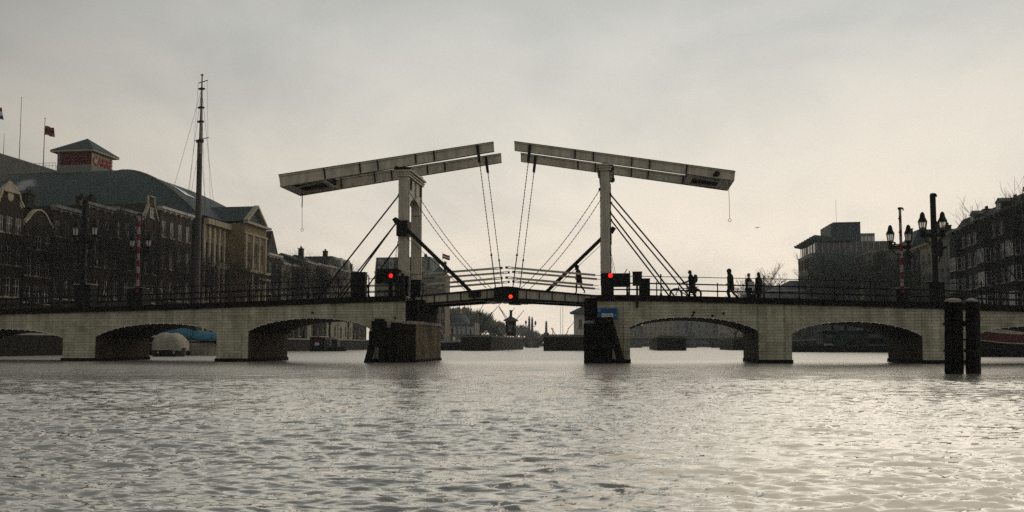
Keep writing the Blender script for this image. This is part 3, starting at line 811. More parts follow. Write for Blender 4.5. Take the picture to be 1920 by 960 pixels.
# -- the two leaves
def leaf(side, label):
    Lf = side < 0
    if Lf: top = [(778, 554), (949.5, 537.5)]; bot = [(778, 573), (949.5, 561)]; xr = (792, 943, 956)
    else: top = [(950.5, 537.5), (1120, 553)]; bot = [(950.5, 563), (1120, 572)]
    a, b = fr(*top[0], DN), fr(*top[1], DN); c, d_ = fr(*bot[0], DN), fr(*bot[1], DN)
    t = T("bridge_leaf", label, "bridge leaf", ((a[0] + b[0]) / 2, (DN + DF) / 2, c[1]), "white bascule leaves spanning the opening")
    q = [a, b, d_, c]
    def at(u, v): 
        x = a[0] + (b[0] - a[0]) * u; z0 = a[1] + (b[1] - a[1]) * u; z1 = c[1] + (d_[1] - c[1]) * u
        return x, z0 + (z1 - z0) * v
    def bar(mb, u0, u1, v0, v1, d0, d1): mb.prism([(x, d0, z) for x, z in (at(u0, v0), at(u1, v0), at(u1, v1), at(u0, v1))], (0, d1 - d0, 0))
    for dd in (DN, DF):
        mb = MB(); bar(mb, 0, 1, .16, .80, dd + .06, dd + .36); part("girder", mb, M['white_paint'], t)
        mb = MB(); bar(mb, 0, 1, .80, 1.0, dd - .02, dd + .44); bar(mb, 0, 1, .02, .16, dd - .05, dd + .45)
        for i in range(7):
            u = (i + .5) / 7; bar(mb, u, u + .008, .16, .8, dd, dd + .42)
        part("flange", mb, M['black_steel'], t)
    mb = MB(); bar(mb, 0, 1, .0, .10, DN + .46, DF - .06); part("deck", mb, M['dark_wood'], t)
    mb = MB()
    for i in range(9): u = (i + .4) / 9; bar(mb, u, u + .02, .14, .72, DN + .37, DF + .06)
    part("cross_beam", mb, M['black_steel'], t)
    # latch gear and hanging tackle at the free end
    mb = MB(); rnd = random.Random(3 if Lf else 4)
    e = (lambda k: 1 - k) if Lf else (lambda k: k)
    def ub(k0, k1, v0, v1, d0, d1):
        u0, u1 = sorted((e(k0), e(k1))); bar(mb, u0, u1, v0, v1, d0, d1)
    ub(.0, .13, -.03, .85, DN - .1, DN + .5); ub(.0, .10, .8, 1.12, DN - .04, DF)
    if Lf: ub(.13, .24, .85, 1.08, DN, DF)
    else:
        ub(.02, .14, 1.0, 1.30, DN - .02, DN + .6); ub(.06, .2, .9, 1.18, DN, DN + 1.4); ub(.22, .30, .95, 1.16, DN, DN + .8)
        for i in range(12): k_ = .10 + i * .021; ub(k_, k_ + .012, .9, 1.10 + .14 * rnd.random(), DN - .02, DN + .2)
    part("latch_gear", mb, M['black_steel'], t)
    if Lf: s_, z_ = fr(887, 552, DN - .14); mb = MB(); mb.box(s_ - .25, s_ + .45, DN - .26, DN + .02, z_ - .16, z_ + .16); part("strut_shoe", mb, M['black_steel'], t)
    # rails
    if Lf: rl = [(792, 513.5, 942, 502), (795, 533.5, 942, 521)]
    else: rl = [(947, 501, 1116, 515.5), (947, 520, 1112, 534.5)]
    for x0, y0, x1, y1 in rl:
        P, Q = Vector((fr(x0, y0, DN)[0], 0, fr(x0, y0, DN)[1])), Vector((fr(x1, y1, DN)[0], 0, fr(x1, y1, DN)[1]))
        for off in (.1, DF - DN + .1):
            o_ = Vector((0, DN + off, 0)); 
            far = off > 1
            A = P + o_; B = Q + o_
            f0, f1 = (.02, .86) if Lf else (.13, 1.0)
            mb = MB(); mb.beam(A.lerp(B, f0), A.lerp(B, f1), .05, .125); o = part("guard_rail", mb, M['white_paint'], t)
            mb = MB(); g0, g1 = (.85, 1.0) if Lf else (0, .14); 
            for k_ in (-.05, .05): mb.beam(A.lerp(B, g0) + Vector((0, 0, k_)), A.lerp(B, g1) + Vector((0, 0, k_)), .03, .042)
            h0, h1 = (.975, 1.0) if Lf else (0, .03); mb.beam(A.lerp(B, h0), A.lerp(B, h1), .05, .125)
            i0, i1 = (-.17, .03) if Lf else (.99, 1.06); mb.beam(A.lerp(B, i0), A.lerp(B, i1), .025, .03)
            mb.tube([A.lerp(B, i0), A.lerp(B, (g0 + g1) / 2)], .012, 4)
            part("rail_iron", mb, M['black_steel'], o)
    return t
leaf(-1, "left half of the white lifting deck with pale guard rails")
leaf(1, "right half of the white lifting deck carrying a walking person")

# ================================================================== SIGNALS, CABINETS, SIGN
def rectpx(mb, x0, y0, x1, y1, d0, d1):
    a, b = fr(x0, y0, d0), fr(x1, y1, d0); mb.box(min(a[0], b[0]), max(a[0], b[0]), d0, d1, min(a[1], b[1]), max(a[1], b[1])); return a, b
def signal(label, board, lampxy, legs, d, mt, lampr, extra=None):
    cx, cz = fr(lampxy[0], lampxy[1], d)
    t = T("signal_light", label, "signal light", (cx, d, cz - .6), "red bridge signals")
    mb = MB()
    for b in board: rectpx(mb, *b, d, d + .22)
    part("housing", mb, M['black_steel'], t)
    mb = MB(); n = 14
    for r0, r1, y0, y1 in ((lampr * 1.5, lampr * 1.35, -.02, -.20),):
        vs = []; fs = []
        for j in range(n):
            th = math.pi * (-.1 + 1.2 * j / (n - 1)); vs += [(cx + r0 * math.cos(th), d + y0, cz + r0 * math.sin(th)), (cx + r1 * math.cos(th), d + y1, cz + r1 * math.sin(th))]
        fs = [(2 * j, 2 * j + 1, 2 * j + 3, 2 * j + 2) for j in range(n - 1)]; mb.add(vs, fs)
    part("hood", mb, M['black_steel'], t)
    mb = MB(); vs = [(cx, d - .06, cz)]; 
    for rr, yy in ((lampr * .6, -.05), (lampr, -.012)):
        for j in range(16): vs.append((cx + rr * math.cos(j * math.pi / 8), d + yy, cz + rr * math.sin(j * math.pi / 8)))
    fs = [(0, 1 + j, 1 + (j + 1) % 16) for j in range(16)] + [(1 + j, 17 + j, 17 + (j + 1) % 16, 1 + (j + 1) % 16) for j in range(16)]
    mb.add(vs, fs); part("lens", mb, mt, t)
    if legs:
        mb = MB()
        for l in legs: rectpx(mb, *l, d + .05, d + .16)
        part("stand", mb, M['black_steel'], t)
    if extra:
        mb = MB()
        for a in extra: mb.tube([(fr(a[0], a[1], d)[0], d + .1, fr(a[0], a[1], d)[1]), (fr(a[2], a[3], d)[0], d + .1, fr(a[2], a[3], d)[1])], .025, 5)
        part("aerial", mb, M['black_steel'], t)
signal("lit red signal on a black board at the foot of the left tower", [(705, 504, 740, 531), (738, 503.5, 746, 528), (745, 506, 752, 511)], (733, 517), [(728.5, 530, 735.5, 557), (742, 527, 744.5, 557), (747, 530, 749, 556), (752, 512, 757, 556)], .35, M['red_light'], .125, [(709, 495, 717, 505)])
signal("lit red signal on a black board at the foot of the right tower", [(1142, 512.5, 1182, 537.5), (1127, 512, 1146, 556)], (1144.5, 516.5), [(1178, 537, 1181.5, 553), (1144, 534, 1151, 553)], .35, M['red_light'], .125, [(1171, 512, 1176, 504), (1180, 508, 1180.5, 513)])
signal("orange-red signal lit below the middle of the lifting deck", [(927, 539, 961, 566)], (957.5, 556), None, DN - .34, M['orange_light'], .115)
def cabinet(label, boxes, d, legs=None, pole=None):
    a = fr(boxes[0][0], boxes[0][3], d)
    t = T("control_cabinet", label, "cabinet", (a[0], d, a[1]), "black cabinets on the bridge")
    mb = MB()
    for b in boxes: rectpx(mb, *b, d, d + .4)
    part("case", mb, M['black_steel'], t)
    x0, y0, x1, y1 = boxes[0]
    mb = MB(); rectpx(mb, x0 + 1.5, y0 + 2, x1 - 1.5, y1 - 2, d - .012, d); part("door", mb, M['rubber'], t)
    mb = MB(); rectpx(mb, x0 - .5, y0 - 1, x1 + .5, y0, d - .03, d + .43); part("lid", mb, M['black_steel'], t)
    if pole:
        mb = MB(); rectpx(mb, *pole, d - .22, d - .12); part("pole", mb, M['black_steel'], t)
cabinet("tall black cabinet on the deck left of the left signal board", [(658, 511, 684, 556.5)], .45)
cabinet("black box on a pole reaching below the deck edge right of the right signal", [(1186, 510, 1204, 535)], .1, None, (1192.5, 535, 1197, 577))
cabinet("low black cabinet on the deck right of the boxed pole", [(1198, 523, 1219, 553)], .5)

# blue sign on the right end wall
a, b = fr(1119.5, 578, -.14), fr(1158, 598.5, -.14)
t = T("blue_sign", "rectangular blue sign with white print on the wall below the right tower", "sign", ((a[0] + b[0]) / 2, -.14, b[1]))
mb = MB(); mb.box(a[0], b[0], -.14, -.09, b[1], a[1]); mb.box(a[0] + .1, b[0] - .1, -.09, .01, b[1] + .2, a[1] - .2); part("board", mb, M['blue_sign'], t)
mb = MB(); rectpx(mb, 1128, 588, 1150, 594.5, -.146, -.141); part("white_field", mb, M['white_sign'], t)
vs, fs = text_mesh("MAGERE BRUG", .105, .002)
mb = MB(); c = fr(1139, 591.2, -.15); mb.add([(c[0] + x * 1.02, -.15 - z, c[1] + y * 1.2) for x, y, z in vs], fs); part("lettering", mb, M['black_steel'], t)
mb = MB()
c = fr(1123.5, 583, -.148); mb.box(c[0] - .06, c[0] + .06, -.147, -.142, c[1] - .05, c[1] + .05); mb.prism([(c[0] - .09, -.147, c[1] + .05), (c[0] + .09, -.147, c[1] + .05), (c[0], -.147, c[1] + .13)], (0, .004, 0))
part("emblem", mb, M['pale_blue'], t); mb = MB()
c = fr(1154, 591, -.148); mb.box(c[0] - .05, c[0] + .05, -.145, -.142, c[1] - .02, c[1] + .02); mb.box(c[0] - .05, c[0] - .02, -.147, -.142, c[1] - .08, c[1] + .08); mb.box(c[0] + .02, c[0] + .05, -.147, -.142, c[1] - .08, c[1] + .08)
part("emblem", mb, M['pale_blue'], t); mb = MB()
c = fr(1124, 591.5, -.148); mb.beam((c[0] - .08, -.145, c[1] - .06), (c[0], -.145, c[1] + .07), .004, .03); mb.beam((c[0] + .08, -.145, c[1] - .06), (c[0], -.145, c[1] + .07), .004, .03)
part("emblem", mb, M['pale_blue'], t)

# ================================================================== TIMBER FENDERS AND MOORING PILES
def pile(mb, base, top, r, n=10):
    base, top = Vector(base), Vector(top)
    return mb.tube([base, base.lerp(top, .5) + Vector((.015, 0, 0)), top - (top - base) * .015, top], [r * 1.05, r, r * .97, r * .8], n)
def P3(px, py, d): a = fr(px, py, d); return Vector((a[0], d, a[1]))
def at_z(px, z, d):
    s_ = fr(px, 640, d)[0]; return Vector((s_, d, z))
t = T("timber_fender", "leaning tarred timber trestle before the left brick pier", "timber fender", tuple(at_z(705, 0, -1.0)), "timber fenders before the piers")
for nm, a, b, r in (("raking_pile", (685, 680), (709, 600), .20), ("pile", (717, 678), (717, 612), .22), ("pile", (731, 678), (730, 614), .20), ("pile", (712, 640), (712, 597), .30)):
    p = P3(a[0], a[1], -.95); q = P3(b[0], b[1], -.95)
    if a[1] > 670: p.z = -1
    if nm == "raking_pile": p = P3(684, 684, -.95); p.z = -.6
    mb = MB(); pile(mb, p, q, r); part(nm, mb, M['dark_wood'], t)
mb = MB(); p, q = P3(700, 610, -.95), P3(722, 610, -.95); mb.beam(p, q, .75, .5); mb.beam(P3(694, 636, -.95), P3(728, 636, -.95), .5, .9); part("waling", mb, M['dark_wood'], t)
mb = MB(); mb.beam(P3(700, 597, -.95), P3(722, 597, -.95), .8, .08); part("cap_board", mb, M['stone_cap'], t)
t = T("mooring_pile", "upright black pile with a pale cap against the left brick pier", "mooring pile", tuple(at_z(744, 0, -.85)))
mb = MB(); p = at_z(743.5, -1, -.8); q = P3(743.5, 605, -.8); pile(mb, p, q, .34, 12); part("pile", mb, M['dark_wood'], t)
mb = MB(); mb.lathe([(.36, 0), (.36, .10), (.2, .14), (.01, .16)], tuple(q), 12); part("cap", mb, M['stone_cap'], t)
t = T("timber_fender", "tarred pile cluster with a raking strut before the right brick pier", "timber fender", tuple(at_z(1135, 0, -1.0)), "timber fenders before the piers")
p = P3(1160, 680, -.95); p.z = -.8
mb = MB(); pile(mb, P3(1166, 686, -.95), P3(1143, 600, -.95), .21); part("raking_pile", mb, M['dark_wood'], t)
rnd = random.Random(5)
for i, px in enumerate((1101, 1111, 1121, 1131, 1141)):
    q = P3(px, 606 + rnd.uniform(-5, 4) - (6 if px > 1120 else 0), -.85); mb = MB(); pile(mb, at_z(px + rnd.uniform(-.8, .8), -1, -.85), q, .19 + .03 * rnd.random()); part("pile", mb, M['dark_wood'], t)
mb = MB(); mb.beam(P3(1124, 601, -.95), P3(1148, 600, -.95), .6, .35); mb.beam(P3(1098, 622, -1.05), P3(1152, 622, -1.05), .16, .3); mb.beam(P3(1098, 650, -1.05), P3(1158, 650, -1.05), .16, .3); part("waling", mb, M['dark_wood'], t)

def big_pile(label, cols, ybase, ytop, cap, dist):
    s_, d_, z_ = fy((cols[0][0] + cols[-1][1]) / 2, ybase, dist)
    t = T("mooring_pile", label, "mooring pile", (s_, d_, 0), "mooring piles standing before the bridge")
    for i, (x0, x1) in enumerate(cols):
        a = fy((x0 + x1) / 2, ybase, dist); b = fy((x0 + x1) / 2 - .5, ytop + i, dist)
        r = (x1 - x0) / 2 / F * dist
        mb = MB(); n = 14; H = b[2] + .8; rs = []; pts = []
        rr = random.Random(int(x0))
        for k in range(12):
            u = k / 11; pts.append((a[0] + (b[0] - a[0]) * u + rr.uniform(-.01, .01), a[1], -.8 + H * u)); rs.append(r * (1.06 - .06 * u + rr.uniform(-.03, .03)))
        mb.tube(pts, rs, n); o = part("pile", mb, M['dark_wood'], t, False)
        mb = MB()
        for zz_, hh in ((.75, .09), (1.7, .08)):
            if i == 0: mb.lathe([(r * 1.06, 0), (r * 1.1, .01), (r * 1.1, hh), (r * 1.06, hh + .01)], (a[0], a[1], zz_), 14)
        if mb.v: part("iron_band", mb, M['black_steel'], o)
    a = fy((cap[0] + cap[1]) / 2, ytop, dist); r = (cap[1] - cap[0]) / 2 / F * dist
    mb = MB(); mb.lathe([(r, -.02), (r * 1.02, .07), (r * .9, .09), (r * .35, .13), (.01, .14)], (a[0], a[1], a[2]), 14, 1, .75); part("cap", mb, M['stone_cap'], t)
    return t
big_pile("double black mooring pile with pale cap, left of the two before the right approach", [(1771.5, 1784), (1783, 1804)], 698, 566, (1772, 1801), 28.5)
big_pile("single black mooring pile with pale cap, right of the two before the right approach", [(1812, 1836.5)], 699, 566, (1812, 1831), 28.2)
a, b = fy(1804, 602, 28.35), fy(1813, 612, 28.35)
mb = MB(); mb.box(a[0], b[0], a[1] - .1, a[1] + .05, b[2], a[2]); mb.box(a[0], b[0], a[1] - .06, a[1], b[2] - .5, b[2] - .45); solo("iron_clamp", mb, M['black_steel'], (a[0], a[1], b[2]), "black iron clamp joining the two mooring piles at right", "clamp")
# bollard box and lantern on the left pier
a = fr(799, 616, 3.0); z0 = zpt + .17
t = T("mooring_bollard", "squat black bollard with pale edges on the left brick pier", "bollard", (a[0] - .1, 5.2, z0))
mb = MB(); q0 = sx(797, 4.6); q1 = sx(810, 4.6); mb.box(q0, min(q1, pl1 - .02), 4.6, 5.2, z0, z0 + .36); part("body", mb, M['black_steel'], t)
mb = MB(); mb.box(q0 - .02, min(q1, pl1), 4.57, 5.23, z0 + .36, z0 + .41); part("rim", mb, M['white_paint'], t)

# ================================================================== LAMP POSTS AND BARRIERS
def lamp_post(label, px, ycross, xl, xr, ylan, d):
    s_ = fr(px, ycross, d)[0]; z0 = zt(s_) - .1; zc = fr(px, ycross, d)[1]; t = T("lamp_post", label, "lamp post", (s_, d, z0), "two-armed lamp posts on the bridge")
    mb = MB(); mb.lathe([(.13, 0), (.13, .5), (.09, .6), (.075, 1.0), (.065, zc - z0 - .1), (.10, zc - z0), (.05, zc - z0 + .12), (.01, zc - z0 + .2)], (s_, d, z0), 10); part("post", mb, M['black_steel'], t)
    sl_, sr_ = fr(xl, ylan, d)[0], fr(xr, ylan, d)[0]
    mb = MB(); mb.beam((sl_ - .12, d, zc), (sr_ + .12, d, zc), .12, .2)
    for e in (sl_, sr_): mb.lathe([(.13, -.12), (.16, .1), (.1, .25), (.13, .42)], (e, d, zc), 10)
    for sg in (-1, 1): mb.tube([(s_ + sg * .05, d, zc - .45), (s_ + sg * .3, d, zc - .4), (s_ + sg * .5, d, zc - .1)], .035, 6)
    part("crossbar", mb, M['black_steel'], t)
    zl = fr(px, ylan, d)[1]                     # centre of the glass
    for e in (sl_, sr_):
        mb = MB(); mb.lathe([(.13, zl - .32 - z0), (.21, zl - .27 - z0), (.17, zl - .24 - z0)], (e, d, z0), 8)
        mb.lathe([(.25, zl + .24 - z0), (.24, zl + .30 - z0), (.15, zl + .48 - z0), (.13, zl + .62 - z0), (.10, zl + .72 - z0), (.02, zl + .8 - z0)], (e, d, z0), 8)
        for j in range(6): mb.beam((e + .15 * math.cos(j * math.pi / 3), d + .15 * math.sin(j * math.pi / 3), zl - .26), (e + .225 * math.cos(j * math.pi / 3), d + .225 * math.sin(j * math.pi / 3), zl + .25), .03, .03)
        mb.tube([(e, d, zc + .3), (e, d, zl - .28)], .07, 6)
        o = part("lantern", mb, M['black_steel'], t)
        mb = MB(); mb.lathe([(.13, zl - .25 - z0), (.205, zl + .24 - z0)], (e, d, z0), 6); part("lantern_glass", mb, M['lantern_glass'], o)
def barrier(label, ctop, cbot, cab, d, striped, sig, group):
    s0, z0 = fr(cbot[0], cbot[1], d); s1, z1 = fr(ctop[0], ctop[1], d)
    t = T("barrier", label, "barrier", (s0, d, zt(s0) - .1), group)
    a, b = fr(cab[0], cab[1], d), fr(cab[2], cab[3], d)
    mb = MB(); mb.box(a[0], b[0], d - .1, d + .6, zt(s0) - .08, a[1]); o = part("cabinet", mb, M['black_steel'], t)
    mb = MB(); mb.box(a[0] - .08, b[0] + .02, d - .14, d + .64, a[1], a[1] + .05); part("lid", mb, M['stone_cap'], o)
    P, Q = Vector((s0, d - .16, a[1] - .3)), Vector((s1, d - .16, z1))
    if striped:
        mb = MB(); mb.m = 0; n = 12
        for i in range(n):
            mb.m = (i + 1) % 2; mb.beam(P.lerp(Q, i / n), P.lerp(Q, (i + 1) / n), .06, .19 - .06 * i / n, (1, 0, 0))
        part("boom", mb, [M['white_barrier'], M['red_paint']], t)
    else:
        mb = MB(); mb.m = 0; mb.beam(P, Q, .10, .27, (1, 0, 0)); n = 12
        off = Vector((.0, .09, 0))
        for i in range(n): mb.m = 1 + i % 2; mb.beam(P.lerp(Q, i / n) + off, P.lerp(Q, (i + 1) / n) + off, .05, .16, (1, 0, 0))
        part("boom", mb, [M['black_steel'], M['white_barrier'], M['red_paint']], t)
    mb = MB(); mb.box(Q.x - .1, Q.x + .1, d - .26, d - .08, Q.z - .05, Q.z + .07); mb.tube([(Q.x + .05, d - .16, Q.z), (Q.x + .16, d - .16, Q.z + .03), (Q.x + .2, d - .16, Q.z - .12)], .04, 6)
    for f in (.45, .72, .88):
        v = P.lerp(Q, f); mb.ball((v.x - .09, v.y - .07, v.z), .055, 6)
    part("boom_light", mb, M['black_steel'], t)
    if sig:                      # a hooded signal on a bracket
        x, y, dr = sig; e, z = fr(x, y, d); v = P.lerp(Q, max(0, min(1, (z - P.z) / (Q.z - P.z))))
        mb = MB(); mb.box(e - .10, e + .10, d - .12, d + .12, z - .42, z + .38); mb.prism([(e + dr * .1, d - .1, z + .10), (e + dr * .42, d - .1, z + .14), (e + dr * .1, d - .1, z - .12)], (0, .2, 0)); mb.lathe([(.1, 0), (.06, .12), (.01, .16)], (e, d, z + .38), 8)
        mb.tube([(v.x, d - .1, z - .75), (e - dr * .1, d, z - .72), (e, d, z - .4)], .04, 6); part("hooded_signal", mb, M['black_steel'], t)
lamp_post("dark two-armed lamp post on the near edge of the left approach", 161, 453, 142, 178, 434, .55)
lamp_post("dark two-armed lamp post beside the striped barrier on the left approach", 263, 472, 248, 279, 457, 5.1)
lamp_post("two-armed lamp post with white lantern glass on the near edge of the right approach", 1750, 441, 1730, 1767.5, 424, .55)
lamp_post("two-armed lamp post behind the striped barrier on the right approach", 1689, 464, 1669.5, 1703.5, 446, 5.1)
barrier("raised barrier with its dark side shown on the left approach", (163, 378), (158.5, 532), (142, 534, 170, 575), .15, False, (149, 478, -1), "raised barriers on the bridge")
barrier("raised red and white striped barrier on the left approach", (264, 403), (261, 532), (240, 541, 268, 572), 4.6, True, (252, 494, -1), "raised barriers on the bridge")
barrier("raised barrier with its dark side shown on the right approach", (1746.5, 366), (1752, 527), (1740.5, 528.5, 1769, 571), .15, False, (1763, 466, 1), "raised barriers on the bridge")
barrier("raised red and white striped barrier on the right approach", (1685.5, 392), (1690, 538), (1679, 541, 1704, 568), 4.6, True, (1702, 483, 1), "raised barriers on the bridge")

# ================================================================== PEOPLE AND A BICYCLE
def skinned(name, verts, edges, radii, root, levels=1):
    me = bpy.data.meshes.new(name); me.from_pydata(verts, edges, [])
    o = bpy.data.objects.new(name, me); col.objects.link(o)
    sk = o.modifiers.new("s", 'SKIN')
    if not me.skin_vertices: me.attributes  # layer is made by the modifier
    lay = me.skin_vertices[0].data if len(me.skin_vertices) else None
    if lay:
        for i, r in enumerate(radii): lay[i].radius = (r, r) if not isinstance(r, tuple) else r
        lay[root].use_root = True
    sub = o.modifiers.new("d", 'SUBSURF'); sub.levels = levels; sub.render_levels = levels
    bpy.context.view_layer.update()
    dg = bpy.context.evaluated_depsgraph_get()
    out = bpy.data.meshes.new_from_object(o.evaluated_get(dg))
    bpy.data.objects.remove(o); bpy.data.meshes.remove(me)
    return out
def ensure_skin_layer(me): pass
def person(label, s, d, face, legs, arms, lean=0.0, hood=False, coat_len=.55, coat='cloth_black', trousers='cloth_black', h=1.76, headtilt=0.0, hat=None, hair_long=False, beard=False):
    """face: heading in the frame (0 = +s, pi = -s, pi/2 = away). legs/arms: two lists of joints (forward, up) for left and right."""
    k = h / 1.76
    t = T("person", label, "person", (s, d, zt(s) - .09 if abs(s) > 6 else LZ(s)), None, face, True)
    V = []; E = []; Rr = []
    def add(p, r, par=None):
        V.append(tuple(x * k for x in p)); Rr.append(r * k if not isinstance(r, tuple) else tuple(x * k for x in r))
        if par is not None: E.append((par, len(V) - 1))
        return len(V) - 1
    fx = lambda z: lean * (z - .95)
    pel = add((fx(.98), 0, .98), (.15, .115))
    ch = add((fx(1.22), 0, 1.22), (.155, .115), pel)
    sh = add((fx(1.44), 0, 1.44), (.15, .10), ch)
    nk = add((fx(1.52) + .01, 0, 1.53), .055, sh)
    hd0 = add((fx(1.58) + .02 + headtilt * .05, 0, 1.585), .072, nk)
    hd = add((fx(1.67) + .035 + headtilt * .12, 0, 1.675), .088, hd0)
    hd2 = add((fx(1.72) + .025 + headtilt * .14, 0, 1.735), .066, hd)
    add((fx(1.65) + .125 + headtilt * .12, 0, 1.645), .018, hd)         # nose
    hx = fx(1.67) + .035 + headtilt * .12
    for sd, lg in zip((1, -1), legs):
        p = add((fx(.92) + 0, sd * .095, .90), .098, pel)
        for (x, z), r in zip(lg, (.066, .045, .042)): p = add((x, sd * .09, z), r, p)
    hands = []
    for sd, ar in zip((1, -1), arms):
        p = add((fx(1.42), sd * .185, 1.41), .066, sh)
        q = None
        for (x, y, z), r in zip(ar, (.05, .038)): q = p; p = add((x, sd * y, z), r, p)
        a = Vector(ar[1]) - Vector(ar[0]); a.y *= 1; a.normalize()
        wv = Vector((ar[1][0], sd * ar[1][1], ar[1][2]))
        a = Vector((a.x, sd * (ar[1][1] - ar[0][1]), a.z)).normalized()
        pm = wv + a * .075; pi = add(tuple(pm), (.036, .02), p)
        e2 = a.cross(Vector((0, 1, 0))).normalized()
        for j, ln in enumerate((.055, .068, .072, .060)):
            b0 = pm + a * .02 + e2 * (j - 1.5) * .019; b1 = b0 + a * ln * .55 + Vector((0, -sd * .008, 0)); b2 = b1 + a * ln * .45 + Vector((0, -sd * .022, 0))
            i0 = add(tuple(b0), .010, pi); i1 = add(tuple(b1), .009, i0); add(tuple(b2), .008, i1)
        tb = pm - a * .03 - e2 * .038; i0 = add(tuple(tb), .012, pi); add(tuple(tb + a * .045 - e2 * .018), .010, i0)
        hands.append(pm * k)
    me = skinned("body", V, E, Rr, pel, 1)
    for m in (M['skin'], M[trousers], M[coat], M['rubber']): me.materials.append(m)
    hv = [Vector(x) for x in hands]
    for p in me.polygons:
        c = p.center; z = c.z / k
        near = min((c - q).length for q in hv) < .09 * k
        p.material_index = 0 if (z > 1.52 or near) else (3 if z < .10 else (1 if z < .90 and abs(c.y) < .17 * k else 2)); p.use_smooth = True
    o = bpy.data.objects.new("body", me); col.objects.link(o); o.parent = t; ORG[o] = (0, 0, 0)
    # coat shell
    mb = MB(); prof = []
    z0 = .98 - coat_len * .62
    ring = [(z0, .185, .145), (z0 + .2, .18, .14), (.98, .178, .135), (1.15, .172, .13), (1.32, .19, .132), (1.42, .185, .118), (1.475, .11, .09), (1.53, .075, .075)]
    n = 14; vs = []; fs = []
    for z, ry, rx in ring:
        for j in range(n):
            a = 2 * math.pi * j / n; vs.append(((fx(z) + rx * 1.36 * math.cos(a)) * k, ry * 1.25 * math.sin(a) * k, z * k))
    for i in range(len(ring) - 1):
        for j in range(n): fs.append((i * n + j, i * n + (j + 1) % n, (i + 1) * n + (j + 1) % n, (i + 1) * n + j))
    fs.append(tuple(range(n))); mb.add(vs, fs); part("coat", mb, M[coat], t, True)
    hc = (hx * k, 0, 1.675 * k)
    mb = MB()
    if hood:
        mb.ball((hc[0] - .03 * k, 0, hc[2] + .015 * k), .135 * k, 12, (1.02, .92, 1.12)); mb.lathe([(.12 * k, 0), (.1 * k, .14 * k)], (hc[0] - .035 * k, 0, 1.5 * k), 10); part("hood", mb, M[coat], t, True)
    else:
        mb.ball((hc[0] - .028 * k, 0, hc[2] + .028 * k), .108 * k, 12, (1.02, .9, 1.02))
        if hair_long: mb.ball((hc[0] - .06 * k, 0, hc[2] - .10 * k), .11 * k, 10, (.75, 1.05, 1.5))
        part("hair", mb, M['hair'], t, True)
        if hat:
            mb = MB(); mb.lathe([(.104 * k, 0), (.106 * k, .05 * k), (.09 * k, .10 * k), (.03 * k, .13 * k)], (hc[0] - .01 * k, 0, hc[2] + .04 * k), 12); part("hat", mb, M[hat], t, True)
    for sd in (1, -1):
        mb = MB(); mb.ball((hc[0] + .082 * k, sd * .032 * k, hc[2] - .005), .011 * k, 6); part("eye", mb, M['rubber'], t)
    return t
def LZ(s):                       # deck height on the leaves
    if s < (sx(950, DN)): return float(np.interp(s, [fr(778, 554, DN)[0], fr(949, 537.5, DN)[0]], [fr(778, 554, DN)[1], fr(949, 537.5, DN)[1]])) + .005
    return float(np.interp(s, [fr(950, 537.5, DN)[0], fr(1120, 553, DN)[0]], [fr(950, 537.5, DN)[1], fr(1120, 553, DN)[1]])) + .005
stand = [[(.0, .50), (-.02, .09), (.11, .035)], [(.02, .50), (.0, .09), (.13, .035)]]
stride = [[(.20, .55), (.10, .10), (.23, .06)], [(-.10, .52), (-.42, .20), (-.36, .08)]]
hang = [[(-.02, .24, 1.14), (.06, .24, .90)], [(-.02, .24, 1.14), (.06, .24, .90)]]
pocket = [[(-.10, .25, 1.15), (.10, .19, 1.02)], [(-.10, .25, 1.15), (.10, .19, 1.02)]]
hold = [[(.02, .25, 1.15), (.24, .12, 1.18)], [(.04, .25, 1.15), (.26, .08, 1.20)]]
bars = [[(.16, .22, 1.16), (.44, .19, 1.06)], [(.18, .22, 1.16), (.46, .22, 1.05)]]
dm = 2.8
d_ = 2.6; person("person in a dark hooded jacket striding left across the lifting deck", sx(1086, d_), d_, math.pi, [[(.16, .54), (.16, .10), (.29, .05)], [(-.12, .52), (-.36, .17), (-.28, .07)]], pocket, .10, True, .62, h=1.72, headtilt=.4)
d_ = 2.4; person("person in dark clothes walking left alone on the right approach", sx(1371, d_), d_, math.pi, stride, pocket, .04, True, .62, h=1.84, headtilt=.3)
d_ = 2.9; person("person in a pale-banded cap holding something pale, left of the standing pair", sx(1405, d_), d_, -1.0, stand, hold, 0, False, .5, 'cloth_black', 'cloth_grey', 1.64, hat='cloth_pale')
mb = MB(); sx_ = sx(1408, 2.4); z0 = zt(sx_); mb.box(sx_ - .12, sx_ + .22, 2.34, 2.52, z0 + .72, z0 + 1.08); mb.tube([(sx_ - .08, 2.43, z0 + 1.06), (sx_ + .05, 2.43, z0 + 1.22), (sx_ + .18, 2.43, z0 + 1.06)], .012, 5); solo("bag", mb, M['cloth_pale'], (sx_, 2.43, z0 + .72), "pale bag held in front of the capped person of the standing pair", "bag")
d_ = 2.9; person("person in a long black coat with dark hair, right of the standing pair", sx(1424, d_), d_, 2.2, stand, hang, 0, False, .75, 'cloth_black', 'cloth_black', 1.74, hair_long=True)
a = sx(1413.5, 2.6); z0 = zt(a) - .09
mb = MB(); mb.box(a - .13, a + .12, 2.5, 2.72, z0 + .12, z0 + .46); mb.tube([(a - .08, 2.6, z0 + .46), (a + .06, 2.6, z0 + .74), (a + .10, 2.6, z0 + .46)], .014, 5); mb.box(a - .11, a + .1, 2.52, 2.7, z0 + .09, z0 + .125); solo("handbag", mb, M['cloth_black'], (a, 2.6, z0), "black handbag hanging between the two standing people", "bag")
